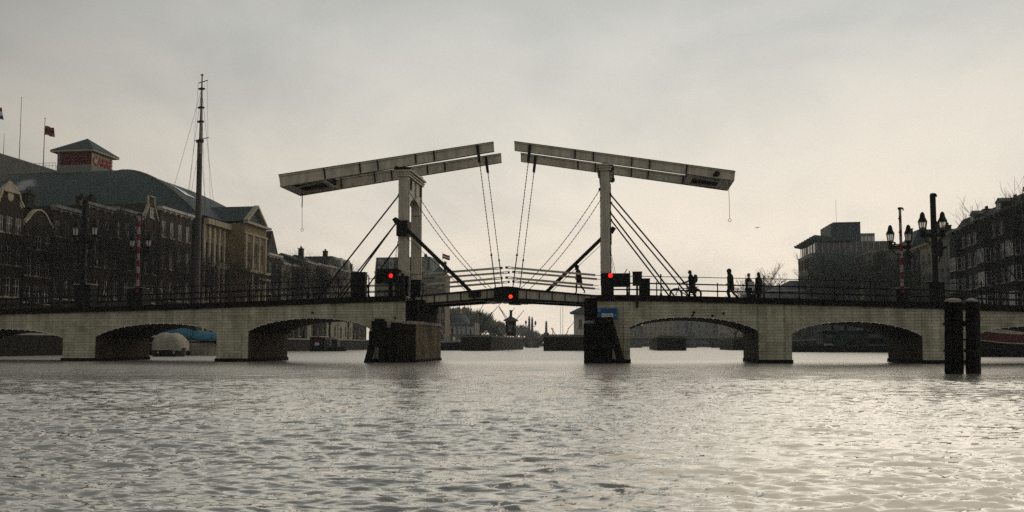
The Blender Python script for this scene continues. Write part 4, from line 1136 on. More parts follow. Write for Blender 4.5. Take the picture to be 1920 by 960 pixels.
d_ = 2.1; person("person with a rucksack walking a bicycle leftwards on the right approach", sx(1298, d_), d_, math.pi, [[(.16, .54), (.14, .10), (.27, .045)], [(-.04, .50), (-.20, .13), (-.09, .05)]], bars, .10, False, .6, h=1.70, headtilt=.2, hair_long=True)
def bicycle(label, px_front, px_rear, d):
    sf, sr = sx(px_front, d), sx(px_rear, d); z0 = zt((sf + sr) / 2) - .088; r = .34
    t = T("bicycle", label, "bicycle", ((sf + sr) / 2, d, z0))
    for e in (sf, sr):
        mb = MB(); n = 28; mb.tube([(e + r * math.cos(2 * math.pi * i / n), d, z0 + r + r * math.sin(2 * math.pi * i / n) * .985) for i in range(n + 1)], .064, 6); o = part("wheel", mb, M['rubber'], t)
        mb = MB()
        for i in range(14): a = 2 * math.pi * i / 14; mb.tube([(e, d, z0 + r), (e + r * .96 * math.cos(a), d, z0 + r + r * .96 * math.sin(a))], .004, 4)
        mb.tube([(e, d - .05, z0 + r), (e, d + .05, z0 + r)], .03, 8); part("spokes", mb, M['steel'], o)
    dr = 1 if sr > sf else -1
    bb = Vector((sf + dr * .62, d, z0 + .30)); seat = Vector((sf + dr * .80, d, z0 + .88)); hd = Vector((sf + dr * .17, d, z0 + .82)); hd0 = Vector((sf + dr * .12, d, z0 + .62))
    mb = MB()
    for p, q, rr in ((bb, seat, .02), (bb, hd0, .022), (hd, hd0, .02), (hd0, (sf, d, z0 + r), .018), (seat - Vector((dr * .03, 0, .1)), (sr, d, z0 + r), .014), (bb, (sr, d, z0 + r), .015), (hd0 + Vector((0, 0, .1)), seat - Vector((dr * .05, 0, .2)), .018)): mb.tube([p, q], rr * 1.5, 6)
    part("frame", mb, M['black_steel'], t)
    mb = MB(); mb.ball(tuple(seat + Vector((0, 0, .06))), .11, 8, (1.2, .8, .4)); mb.tube([seat, seat + Vector((0, 0, .05))], .018, 6); part("saddle", mb, M['rubber'], t)
    mb = MB(); g = hd + Vector((dr * .02, 0, .20)); mb.tube([hd, g], .016, 6); mb.tube([g + Vector((dr * .18, -.28, -.03)), g + Vector((0, -.2, .02)), g, g + Vector((0, .2, .02)), g + Vector((dr * .18, .28, -.03))], .014, 6); part("handlebar", mb, M['black_steel'], t)
    mb = MB(); c = Vector((sr - dr * .08, d, z0 + .78)); mb.box(c.x - .3, c.x + .3, d - .06, d + .06, c.z - .015, c.z + .015); mb.tube([(sr - .05, d, z0 + r), (sr - .05, d, c.z)], .01, 5); part("carrier", mb, M['black_steel'], t)
    for sg in (-1, 1):
        mb = MB(); y0 = d + sg * .08; mb.hexa([(c.x - .20, y0, c.z - .36), (c.x + .16, y0, c.z - .36), (c.x + .16, y0 + sg * .13, c.z - .36), (c.x - .20, y0 + sg * .13, c.z - .36), (c.x - .24, y0, c.z), (c.x + .18, y0, c.z), (c.x + .18, y0 + sg * .13, c.z), (c.x - .24, y0 + sg * .13, c.z)]); part("pannier", mb, M['cloth_grey'], t)
    mb = MB(); mb.tube([bb + Vector((0, -.07, 0)), bb + Vector((0, .07, 0))], .05, 8); mb.tube([bb + Vector((0, .07, 0)), bb + Vector((.12, .08, -.1))], .012, 5); mb.tube([bb - Vector((0, .07, 0)), bb + Vector((-.12, -.08, .1))], .012, 5); part("crank", mb, M['steel'], t)
bicycle("black city bicycle with panniers pushed by the person with the rucksack", 1268, 1304, 2.55)
a = sx(1302, 2.1); z0 = zt(a)
mb = MB(); mb.ball((a + .10, 2.1, z0 + 1.16), .19, 10, (.7, .9, 1.35)); solo("rucksack", mb, M['cloth_grey'], (a, 2.1, z0 + 1), "dark rucksack on the back of the person with the bicycle", "rucksack", None, True)

# ================================================================== BUILDINGS
WINC = {}
def window_mesh(w, h, style, frame, glass):
    key = (round(w, 2), round(h, 2), style, frame, glass)
    if key in WINC: return WINC[key]
    mb = MB(); f = .07
    mb.m = 1; mb.box(-w / 2, w / 2, .03, .05, 0, h)
    mb.m = 0
    mb.box(-w / 2, -w / 2 + f, -.02, .03, 0, h); mb.box(w / 2 - f, w / 2, -.02, .03, 0, h)
    mb.box(-w / 2 + f, w / 2 - f, -.02, .03, 0, f); mb.box(-w / 2 + f, w / 2 - f, -.02, .03, h - f, h)
    mb.box(-w / 2 + f, w / 2 - f, -.01, .03, h * .55, h * .55 + .06)
    if style < 3: mb.m = 2; mb.box(-w / 2 - .1, w / 2 + .1, -.19, -.021, -.13, -.005); mb.m = 0
    if style >= 1: mb.box(-.025, .025, -.008, .03, f, h * .55); mb.box(-.025, .025, -.008, .03, h * .55 + .06, h - f)
    if style >= 2:
        for x in (-w * .25, w * .25): mb.box(x - .015, x + .015, -.006, .03, f, h * .55); mb.box(x - .015, x + .015, -.006, .03, h * .55 + .06, h - f)
    me = mb.mesh("window", [M[frame], M[glass], M['stone']]); WINC[key] = me; return me
def add_window(parent, x, y, z, w, h, style=1, frame='frame_white', glass='glass', rot=0.0, sill=True):
    o = bpy.data.objects.new("window", window_mesh(w, h, style, frame, glass)); col.objects.link(o); o.parent = parent
    o.location = (x, y, z); o.rotation_euler = (0, 0, rot); ORG[o] = (0, 0, 0); return o
def wall_holes(mb, x0, x1, z0, z1, y, holes, dep=.16):
    xs = sorted(set([x0, x1] + [h[0] for h in holes] + [h[1] for h in holes])); zs = sorted(set([z0, z1] + [h[2] for h in holes] + [h[3] for h in holes]))
    for a, b in zip(xs[:-1], xs[1:]):
        for c, d in zip(zs[:-1], zs[1:]):
            mx_, mz = (a + b) / 2, (c + d) / 2
            if any(h[0] < mx_ < h[1] and h[2] < mz < h[3] for h in holes): continue
            mb.quad((a, y, c), (b, y, c), (b, y, d), (a, y, d))
    for a, b, c, d in holes:
        mb.quad((a, y, c), (a, y + dep, c), (a, y + dep, d), (a, y, d)); mb.quad((b, y, c), (b, y, d), (b, y + dep, d), (b, y + dep, c))
        mb.quad((a, y, c), (b, y, c), (b, y + dep, c), (a, y + dep, c)); mb.quad((a, y, d), (a, y + dep, d), (b, y + dep, d), (b, y, d))
def house(label, s, d, rot, Wd, H, depth=9.0, floors=4, cols=3, wallm='brick_dark', roof='ridge', top='cornice', roofm='tile_dark', trim='frame_white', frame='frame_white', chimney=True, group=None, ww=1.0, base_z=QZ, roofh=3.2, dormer=False, trimh=.35, name="canal_house", cat="house", lead=None, bay=None):
    t = T(name, label, cat, (s, d, base_z), group, rot, True)
    fh = H / floors; holes = []; wins = []
    for f in range(floors):
        hh = fh * (.62 if f < floors - 1 else .52)
        zb_ = f * fh + fh * .18
        for c in range(cols):
            xc = Wd * (c + .5) / cols + (0.0)
            if bay and f < floors and c == bay: continue
            w_ = min(ww, Wd / cols * .72)
            if f == 0 and c == (0 if cols < 4 else cols - 1):
                holes.append((xc - .55, xc + .55, .05, 2.6)); wins.append(('door', xc, .05, 1.1, 2.55)); continue
            holes.append((xc - w_ / 2, xc + w_ / 2, zb_, zb_ + hh)); wins.append(('w', xc, zb_, w_, hh))
    mb = MB(); wall_holes(mb, 0, Wd, 0, H, 0, holes)
    mb.quad((0, 0, 0), (0, 0, H), (0, depth, H), (0, depth, 0)); mb.quad((Wd, 0, 0), (Wd, depth, 0), (Wd, depth, H), (Wd, 0, H)); mb.quad((0, depth, 0), (0, depth, H), (Wd, depth, H), (Wd, depth, 0))
    mb.quad((0.01, .3, 0.01), (Wd - .01, .3, .01), (Wd - .01, .3, H - .01), (.01, .3, H - .01))
    part("wall", mb, M[wallm], t)
    for k, xc, z, w_, h_ in wins:
        if k == 'door':
            mb = MB(); mb.box(xc - w_ / 2, xc + w_ / 2, .10, .15, z, z + 2.1); mb.m = 1; mb.box(xc - w_ / 2, xc + w_ / 2, .11, .14, z + 2.15, z + h_); mb.m = 0; mb.box(xc - w_ / 2, xc + w_ / 2, .07, .15, z + 2.1, z + 2.16); part("door", mb, [M['frame_dark'], M['glass']], t)
        else: add_window(t, xc, .10, z, w_ - .02, h_ - .01, 1, frame)
    if top == 'cornice':
        mb = MB(); mb.box(-.03, Wd + .03, -.12, .4, H - .02, H + trimh * .5); mb.box(-.08, Wd + .08, -.38, .4, H + trimh * .5 + .003, H + trimh + .15); 
        for i in range(max(2, int(Wd / 1.1))): x = (i + .5) * Wd / max(2, int(Wd / 1.1)); mb.box(x - .07, x + .07, -.3, -.12, H - .25, H + trimh * .5)
        part("cornice", mb, M[trim], t)
    elif top in ('neck', 'spout', 'bell'):
        g = roofh + .8; c = Wd / 2
        if top == 'spout': pts = [(0, 0), (Wd, 0), (Wd, .3), (c + .55, g - 1.0), (c + .55, g), (c - .55, g), (c - .55, g - 1.0), (0, .3)]
        elif top == 'neck': pts = [(0, 0), (Wd, 0), (Wd, .25), (c + 1.25, .8), (c + 1.1, g - .9), (c + .5, g - .3), (c, g), (c - .5, g - .3), (c - 1.1, g - .9), (c - 1.25, .8), (0, .25)]
        else: pts = [(0, 0), (Wd, 0)] + [(c + (Wd / 2) * math.cos(a) * (1 if a < .5 else .85), .2 + (g - .2) * math.sin(a) ** 1.5) for a in [i * math.pi / 2 / 6 for i in range(7)]] + [(c - (Wd / 2) * math.cos(a) * (1 if a < .5 else .85), .2 + (g - .2) * math.sin(a) ** 1.5) for a in [i * math.pi / 2 / 6 for i in range(6, -1, -1)]]
        mb = MB(); mb.prism([(x, 0, H + z) for x, z in pts], (0, .35, 0)); o = part("gable", mb, M[wallm], t)
        mb = MB(); q = pts[2:] + [pts[0]]
        if top == 'neck':     # carved claw pieces and crowning ornament
            for sg in (-1, 1):
                for k_ in range(7):
                    u = k_ / 6; x = c + sg * (Wd / 2 - .25 - (Wd / 2 - 1.4) * u ** .6); z = H + .3 + (g - 1.3) * u ** 1.6; mb.ball((x, .12, z), .32 - .1 * u, 7, (1, .5, 1.1))
            mb.ball((c, .1, H + g - .25), .42, 8, (1, .45, 1.1)); mb.ball((c, .1, H + g * .45), .5, 8, (1, .4, 1.2))
            mb.box(c - 1.0, c + 1.0, -.2, .3, H + g - .95, H + g - .75); mb.prism([(c - .95, -.08, H + g - .75), (c + .95, -.08, H + g - .75), (c, -.08, H + g + .05)], (0, .25, 0))
        for a, b in zip(q[:-1], q[1:]): mb.beam((a[0], .10, H + a[1]), (b[0], .10, H + b[1]), .42, .16)
        part("gable_trim", mb, M['stone'], o)
        if g > 2.5: add_window(t, c, -.035, H + .5, .8, 1.3, 1, frame)
    if roof == 'ridge':
        mb = MB(); c = Wd / 2
        mb.prism([(0, .35, H + .002), (Wd, .35, H + .002), (c, .35, H + roofh)], (0, depth - .35, 0)); o = part("roof", mb, M[roofm], t)
    elif roof == 'mansard':
        mb = MB(); i_ = 1.5
        mb.hexa([(0, .1, H + .01), (Wd, .1, H + .01), (Wd, depth, H + .01), (0, depth, H + .01), (0, i_, H + roofh), (Wd, i_, H + roofh), (Wd, depth - i_, H + roofh), (0, depth - i_, H + roofh)]); o = part("roof", mb, M[roofm], t)
    elif roof == 'cross':
        mb = MB(); mb.prism([(0, -.1, H + .01), (0, depth, H + .01), (0, depth / 2, H + roofh)], (Wd, 0, 0)); o = part("roof", mb, M[roofm], t)
    elif roof == 'hip':
        mb = MB(); r = min(Wd, depth) / 2; e = .3
        if Wd > depth: a, b = (r, depth / 2), (Wd - r, depth / 2)
        else: a, b = (Wd / 2, r), (Wd / 2, depth - r)
        z = H + .01; P = [(-e, -e, z), (Wd + e, -e, z), (Wd + e, depth + e, z), (-e, depth + e, z), (a[0], a[1], H + roofh), (b[0], b[1], H + roofh)]
        mb.add(P, [(0, 1, 5, 4) if Wd > depth else (0, 1, 4), (1, 2, 5) if Wd > depth else (1, 2, 5, 4), (2, 3, 4, 5) if Wd > depth else (2, 3, 5), (3, 0, 4) if Wd > depth else (3, 0, 4, 5), (3, 2, 1, 0)]); o = part("roof", mb, M[roofm], t)
    else:
        mb = MB(); mb.box(.1, Wd - .1, .3, depth - .1, H - .3, H + .05); o = part("roof", mb, M[roofm], t)
    if dormer:
        for xc in ([Wd / 2] if dormer == 1 else [Wd * (i + .5) / dormer for i in range(dormer)]):
            mb = MB(); mb.box(xc - .75, xc + .75, .25, 2.6, H + .3, H + roofh * .78); mb.prism([(xc - .9, .15, H + roofh * .78), (xc + .9, .15, H + roofh * .78), (xc, .15, H + roofh * .78 + .55)], (0, 2.6, 0)); dd = part("dormer", mb, M[trim], t)
            w_ = bpy.data.objects.new("window", window_mesh(1.1, roofh * .36, 1, frame, 'glass')); col.objects.link(w_); w_.parent = dd; w_.location = (xc, .20, H + roofh * .36); ORG[w_] = (0, 0, 0)
    if chimney:
        mb = MB(); x = Wd * .15 if chimney == 1 else Wd * .85; mb.box(x - .45, x + .45, depth * .35, depth * .35 + .8, H + .3, H + roofh + 1.1); mb.box(x - .52, x + .52, depth * .35 - .07, depth * .35 + .87, H + roofh + 1.1, H + roofh + 1.25)
        for k_ in (-.2, .2): mb.lathe([(.13, 0), (.11, .4)], (x + k_, depth * .35 + .4, H + roofh + 1.25), 7)
        part("chimney", mb, M['brick_dark'], o)
    if bay:      # a projecting white bay of windows up the facade
        xc = Wd * (bay + .5) / cols
        mb = MB(); mb.box(xc - 1.0, xc + 1.0, -.75, .02, fh * .9, H * .93); part("bay", mb, M[wallm], t)
        for f in range(1, floors):
            zb_ = f * fh + fh * .15
            if zb_ + fh * .6 < H * .93:
                add_window(t, xc, -.80, zb_, 1.7, fh * .6, 2, frame); add_window(t, xc - 1.05, -.37, zb_, .6, fh * .6, 0, frame, rot=-math.pi / 2); add_window(t, xc + 1.05, -.37, zb_, .6, fh * .6, 0, frame, rot=math.pi / 2)
    return t
LR, RR = math.pi / 2, -math.pi / 2
# ---- left bank: canal houses before the theatre (s = -52, facades to the river)
FS = -52.0
def dl(px, s=FS): return ss(px, 560, s)[0]
def hl(px, py, s=FS): return ss(px, py, s)[1] - QZ
a, b = dl(-70), dl(-14)
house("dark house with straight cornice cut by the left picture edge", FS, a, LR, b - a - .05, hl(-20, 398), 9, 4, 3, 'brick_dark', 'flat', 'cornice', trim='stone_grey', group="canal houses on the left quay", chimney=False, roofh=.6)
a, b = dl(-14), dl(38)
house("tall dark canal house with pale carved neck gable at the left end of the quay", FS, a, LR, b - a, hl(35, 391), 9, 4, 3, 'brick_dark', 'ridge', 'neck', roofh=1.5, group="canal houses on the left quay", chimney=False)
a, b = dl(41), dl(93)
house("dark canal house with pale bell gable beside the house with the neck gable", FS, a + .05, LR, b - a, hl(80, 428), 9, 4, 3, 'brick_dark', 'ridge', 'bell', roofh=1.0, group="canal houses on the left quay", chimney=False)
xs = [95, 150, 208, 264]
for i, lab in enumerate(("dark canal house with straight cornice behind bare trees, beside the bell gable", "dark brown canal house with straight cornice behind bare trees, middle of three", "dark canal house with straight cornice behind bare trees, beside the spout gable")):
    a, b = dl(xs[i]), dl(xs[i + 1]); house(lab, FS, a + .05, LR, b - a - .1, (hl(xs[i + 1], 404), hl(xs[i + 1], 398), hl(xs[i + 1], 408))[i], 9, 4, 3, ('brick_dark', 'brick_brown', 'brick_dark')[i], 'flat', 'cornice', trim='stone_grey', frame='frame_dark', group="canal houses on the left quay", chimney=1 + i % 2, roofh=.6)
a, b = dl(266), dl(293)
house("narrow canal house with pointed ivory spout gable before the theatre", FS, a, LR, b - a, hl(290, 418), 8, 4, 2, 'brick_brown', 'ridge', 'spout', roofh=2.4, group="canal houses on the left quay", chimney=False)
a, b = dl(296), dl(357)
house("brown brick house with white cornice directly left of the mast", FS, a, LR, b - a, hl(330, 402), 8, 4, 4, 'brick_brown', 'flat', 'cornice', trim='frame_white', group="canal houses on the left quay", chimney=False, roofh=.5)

# ---- the theatre
def theatre():
    s1 = -53.0; d0 = ss(371, 400, s1)[0]; ze = ss(371, 400, s1)[1]
    sL = -96.0; d1 = dl(436, s1)
    t = T("theatre", "large theatre with curved blue-grey metal roof and a red lettered roof lantern", "theatre", (s1, d0, QZ))
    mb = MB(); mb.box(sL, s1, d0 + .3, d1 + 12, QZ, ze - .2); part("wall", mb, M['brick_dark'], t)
    mb = MB(); mb.box(sL, s1 + .5, d0 - .2, d0 + .3, ze - .45, ze); part("gutter", mb, M['stone_grey'], t)
    # hipped roof with a convex curve
    rise = fr(200, 320, d0 + 14)[1] - ze; n = 12
    D2 = d1 + 14; HP = 1.55
    mb = MB(); rings = []
    for i in range(n + 1):
        u = i / n; ins = 15.0 * u; z = ze + rise * (1 - (1 - u) ** 1.75)
        rings.append([(sL + ins * .6, d0 + ins, z), (s1 - ins * HP, d0 + ins, z), (s1 - ins * HP, D2 - ins * .4, z), (sL + ins * .6, D2 - ins * .4, z)])
    vs = [p for r in rings for p in r]; fs = []
    for i in range(n):
        for j in range(4): fs.append((4 * i + j, 4 * i + (j + 1) % 4, 4 * i + 4 + (j + 1) % 4, 4 * i + 4 + j))
    fs.append(tuple(4 * n + j for j in range(4))); mb.add(vs, fs); rf = part("roof", mb, M['slate'], t)
    mb = MB()
    for k in range(34):      # standing seams
        x0 = sL + 3 + k * (s1 - sL - 3) / 34
        pts = [(min(x0, s1 - 15.0 * HP * i / n - .1), d0 + 15.0 * i / n - .02, ze + rise * (1 - (1 - i / n) ** 1.75) + .03) for i in range(n + 1) if x0 < s1 - 15.0 * HP * i / n + .5]
        if len(pts) > 2: mb.tube(pts, .055, 4)
    part("roof_seams", mb, M['slate'], rf)
    mb = MB(); mb.tube([(s1 - 15.0 * HP * i / n, d0 + 15.0 * i / n, ze + rise * (1 - (1 - i / n) ** 1.75) + .05) for i in range(n + 1)], .16, 5); part("hip_ridge", mb, M['grey_panel'], rf)
    # skylight strip on the river slope
    mb = MB(); 
    for i in range(3, 7):
        u0, u1 = i / n, (i + 1) / n; f = lambda u: ze + rise * (1 - (1 - u) ** 1.75) + .12
        mb.quad((s1 - 15 * HP * u0, d0 + 15 * u0 + 3.0, f(u0)), (s1 - 15 * HP * u0, d1 - 1, f(u0)), (s1 - 15 * HP * u1, d1 - 1, f(u1)), (s1 - 15 * HP * u1, d0 + 15 * u1 + 3.0, f(u1)))
    part("skylight", mb, M['skylight'], rf)
    # roof lantern with the letters
    q0 = fr(106, 318, d0 + 12); q1 = fr(171.5, 318, d0 + 12); sa, sb = q0[0], q1[0]; da = d0 + 12; db = da + 5.3
    zb_ = q0[1] - .8; zr = fr(150, 285, da)[1]
    mb = MB(); mb.box(sa, sb, da, db, zb_ - 1.5, zb_ + 1.5); ln = part("lantern_base", mb, M['grey_panel'], t)
    mb = MB(); mb.box(sa + .5, sb - .15, da + .25, db - .1, zb_ + 1.5, zr); mb.m = 1; mb.box(sb - .14, sb - .02, da + .1, db - .1, zb_ + 1.3, zr - .1); part("panel", mb, [M['red_panel'], M['plaster']], ln)
    mb = MB()
    for x in (sa + .15, sa + .45): mb.box(x - .12, x + .12, da + .05, da + .3, zb_ + 1.5, zr)
    part("pillar", mb, M['grey_panel'], ln)
    e = .7; mb = MB(); mb.hexa([(sa - e, da - e, zr), (sb + e, da - e, zr), (sb + e, db + e, zr), (sa - e, db + e, zr), (sa - e, da - e, zr + .3), (sb + e, da - e, zr + .3), (sb + e, db + e, zr + .3), (sa - e, db + e, zr + .3)]); part("eave", mb, M['stone'], ln)
    ap = ((sa + sb) / 2 + .3, (da + db) / 2, zr + 2.9); mb = MB(); mb.add([(sa - e - .1, da - e - .1, zr + .3), (sb + e + .1, da - e - .1, zr + .3), (sb + e + .1, db + e + .1, zr + .3), (sa - e - .1, db + e + .1, zr + .3), ap], [(0, 1, 4), (1, 2, 4), (2, 3, 4), (3, 0, 4), (3, 2, 1, 0)]); part("lantern_roof", mb, M['slate'], ln)
    vs, fs = text_mesh("CARRÉ", 1.0, .08)
    xs_ = [v[0] for v in vs]; ys_ = [v[1] for v in vs]; wx = max(xs_) - min(xs_); hy = max(ys_) - min(ys_); hz = (zr - zb_ - 1.75)
    zc = zb_ + 1.55 + hz / 2
    my = (max(ys_) + min(ys_)) / 2
    mb = MB(); mb.add([(sb + .10 + z, (da + db) / 2 + x / wx * (db - da - .5), zc + (y - my) / hy * hz) for x, y, z in vs], fs); part("letters", mb, M['red_letter'], ln)
    mb = MB(); mb.add([((sa + sb) / 2 + .1 + x / wx * (sb - sa - 1.0), da + .15 - z, zc + (y - my) / hy * hz * .95) for x, y, z in vs], fs); part("letters", mb, M['red_panel'], ln)
    # river facade and the projecting right pavilion
    Hf = ze - QZ - 1.2
    holes = []; wl = []
    dA, dB = d0 + .6, d1 - .2; mb = MB()
    f2 = lambda u, y, z: (s1 + .6 - y, dA + u, QZ + z)
    tmp = MB(); cols = 7; Wd = dB - dA
    for f, (z0, hh) in enumerate(((.8, 3.0), (5.2, 4.2), (11.0, 2.6))):
        for c in range(cols): xc = Wd * (c + .5) / cols; holes.append((xc - .7, xc + .7, z0, z0 + hh)); wl.append((xc, z0, 1.4, hh))
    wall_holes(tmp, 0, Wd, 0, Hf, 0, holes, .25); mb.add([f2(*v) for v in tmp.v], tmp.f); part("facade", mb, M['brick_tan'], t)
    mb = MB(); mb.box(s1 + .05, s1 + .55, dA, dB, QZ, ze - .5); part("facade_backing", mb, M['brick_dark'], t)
    for xc, z0, w_, h_ in wl:
        o = add_window(t, s1 + .45 - ORG[t][0], dA + xc - ORG[t][1], z0, w_, h_, 2, rot=LR)
    mb = MB()
    for z0, hz_, pr in ((4.3, .4, .35), (10.2, .35, .3), (Hf - .2, .8, .8)): mb.box(s1 + .6, s1 + .6 + pr, dA, dB, QZ + z0, QZ + z0 + hz_)
    for c in range(cols + 1): x = dA + Wd * c / cols; mb.box(s1 + .6, s1 + .85, x - .25, x + .25, QZ, QZ + Hf - .25)
    part("cornice", mb, M['stone'], t)
    # pavilion
    sp_ = -49.6; p0, p1 = dl(456, sp_), dl(497, sp_); zc = ss(457, 417, sp_)[1]; za = ss(474, 386, sp_)[1]
    mb = MB(); Wp = p1 - p0; Hp = zc - QZ; holes = []; wl = []
    for z0, hh in ((.8, 3.2), (5.6, 3.9), (11.4, 3.0)):
        for c in range(3): xc = Wp * (.2 + .3 * c); holes.append((xc - .55, xc + .55, z0, z0 + hh)); wl.append((xc, z0, 1.1, hh))
    tmp = MB(); wall_holes(tmp, 0, Wp, 0, Hp, 0, holes, .3); mb.add([(sp_ - y, p0 + u, QZ + z) for u, y, z in tmp.v], tmp.f)
    mb.quad((sp_, p0, QZ), (sp_, p0, zc), (s1, p0, zc), (s1, p0, QZ)); mb.quad((sp_, p1, QZ), (s1, p1, QZ), (s1, p1, zc), (sp_, p1, zc)); mb.quad((sp_ - .35, p0 + .01, QZ), (sp_ - .35, p1 - .01, QZ), (sp_ - .35, p1 - .01, zc - .1), (sp_ - .35, p0 + .01, zc - .1))
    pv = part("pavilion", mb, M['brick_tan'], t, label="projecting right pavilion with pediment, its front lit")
    for xc, z0, w_, h_ in wl:
        o = add_window(pv, sp_ - .22 - ORG[t][0], p0 + xc - ORG[t][1], z0, w_, h_, 2, rot=LR)
    mb = MB()
    for z0, hz_, pr in ((4.6, .5, .5), (9.9, .4, .7), (Hp - 1.6, .25, .25), (Hp - .1, .35, .7)): mb.box(sp_ + .002, sp_ + pr, p0 - pr * .6, p1 + pr * .6, QZ + z0, QZ + z0 + hz_)
    for c in range(4): x = p0 + Wp * (.05 + .3 * c); mb.box(sp_ + .002, sp_ + .22, x - .2, x + .2, QZ + 5.15, QZ + Hp - 1.62)
    mb.box(sp_ + .002, sp_ + .55, p0 + Wp * .55, p1 + .6, QZ + 9.0, QZ + 9.35)
    pm = p0 + Wp * .42
    for A, B in (((sp_ + .3, p0 - .3, zc + .3), (sp_ + .3, pm, za)), ((sp_ + .3, pm, za), (sp_ + .3, p0 + Wp * .86, zc + .3))): mb.beam(A, B, .7, .35)
    part("stone_trim", mb, M['stone'], pv)
    mb = MB(); mb.prism([(sp_, p0 - .2, zc + .26), (sp_, p0 + Wp * .86, zc + .26), (sp_, pm, za + .05)], (-9, 0, 0)); part("gable_roof", mb, M['slate'], pv)
    # stage tower behind, at left
    q = [fr(-160, 250, d0 + 30), fr(0, 287, d0 + 30), fr(108, 321, d0 + 30)]
    mb = MB(); mb.prism([(q[0][0], d0 + 30, 12), (q[0][0], d0 + 30, q[0][1]), (q[1][0], d0 + 30, q[1][1]), (q[2][0], d0 + 30, q[2][1]), (q[2][0], d0 + 30, 12)], (0, 14, 0)); st_ = part("stage_tower", mb, M['grey_panel'], t)
    mb = MB(); a = fr(62, 312, d0 + 18); b = fr(104, 312, d0 + 18); zz_ = fr(80, 306, d0 + 18)[1]
    for k in range(8): x = a[0] + (b[0] - a[0]) * k / 7; mb.tube([(x, d0 + 18, zz_ - 2.5), (x, d0 + 18, zz_)], .03, 4)
    for h in (0, -.5): mb.tube([(a[0], d0 + 18, zz_ + h), (b[0], d0 + 18, zz_ + h)], .03, 4)
    part("roof_rail", mb, M['steel'], st_)
    return d0
TD = theatre()

# ---- flagpoles
def flag_mesh(cols_, wd, ht, droop=.25, n=12):
    mb = MB()
    for b in range(len(cols_)):
        mb.m = b; vs = []; fs = []
        for i in range(n + 1):
            u = i / n
            for v in (b / len(cols_), (b + 1) / len(cols_)):
                vs.append((wd * u * .95, .16 * wd * math.sin(u * 5.5 + v) * u, -ht * v - droop * wd * u ** 1.2 + .05 * math.sin(u * 7) * ht))
        for i in range(n): fs.append((2 * i, 2 * i + 1, 2 * i + 3, 2 * i + 2))
        mb.add(vs, fs)
    return mb
def flagpole(label, px, ytop, ybot, dd, flag=None, fy_=None, r=.07, fw=2, fh_=1.6):
    s_, z1 = fr(px, ytop, dd); z0 = fr(px, ybot, dd)[1]
    t = T("flagpole", label, "flagpole", (s_, dd, z0), "flagpoles on the theatre roof" if dd < 120 else None)
    mb = MB(); mb.tube([(s_, dd, z0), (s_, dd, z1)], [r, r * .55], 6); mb.ball((s_, dd, z1), r * 1.4, 6); part("pole", mb, M['steel'] if dd > 120 else M['frame_dark'], t)
    if flag:
        mb = flag_mesh(flag, fw, fh_); zf = fr(px, fy_, dd)[1]
        o = bpy.data.objects.new("flag", mb.mesh("flag", [M[c] for c in flag])); col.objects.link(o); o.parent = t; o.location = (.06, 0, zf - z0); ORG[o] = (0, 0, 0)
flagpole("flagpole at the left picture edge flying a red, white and blue flag", -26, 190, 300, TD + 13, ('flag_red', 'flag_white', 'flag_blue'), 196, fw=3.4, fh_=1.9)
flagpole("tall bare pole on the theatre roof without a flag", 40.5, 183, 304, TD + 18, r=.06)
flagpole("flagpole on the theatre roof with a dark red city flag, left of the roof lantern", 84.5, 222, 318, TD + 13, ('flag_red', 'flag_black', 'flag_red'), 236, fw=1.9, fh_=1.5)
flagpole("short bare pole on the sloping stage tower roof", 8, 252, 296, TD + 32, r=.05)

# ---- left bank beyond the theatre
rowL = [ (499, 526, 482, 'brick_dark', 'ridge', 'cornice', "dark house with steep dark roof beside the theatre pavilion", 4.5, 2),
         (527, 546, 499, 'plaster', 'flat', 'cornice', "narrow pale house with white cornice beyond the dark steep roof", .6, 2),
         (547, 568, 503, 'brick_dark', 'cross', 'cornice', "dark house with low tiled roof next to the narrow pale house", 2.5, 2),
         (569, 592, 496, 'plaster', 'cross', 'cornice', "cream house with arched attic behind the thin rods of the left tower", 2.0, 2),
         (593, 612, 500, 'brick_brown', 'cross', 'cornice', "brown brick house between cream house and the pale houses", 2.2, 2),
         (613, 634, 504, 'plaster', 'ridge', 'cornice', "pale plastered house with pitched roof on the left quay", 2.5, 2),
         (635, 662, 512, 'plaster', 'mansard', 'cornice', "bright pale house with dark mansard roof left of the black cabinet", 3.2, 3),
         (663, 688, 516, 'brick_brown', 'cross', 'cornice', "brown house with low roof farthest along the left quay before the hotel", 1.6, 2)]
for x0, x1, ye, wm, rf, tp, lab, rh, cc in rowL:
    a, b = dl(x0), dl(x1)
    house(lab, FS, a + .05, LR, b - a - .1, hl((x0 + x1) / 2, ye), 9, 4, max(2, int((b - a) / 2.4)), wm, rf, tp, roofh=rh, group="houses on the left quay beyond the theatre", chimney=(1 if x0 in (499, 593, 635) else (2 if x0 == 663 else False)), roofm='slate' if rf != 'ridge' else 'tile_dark', dormer=2 if rf == 'mansard' else False)
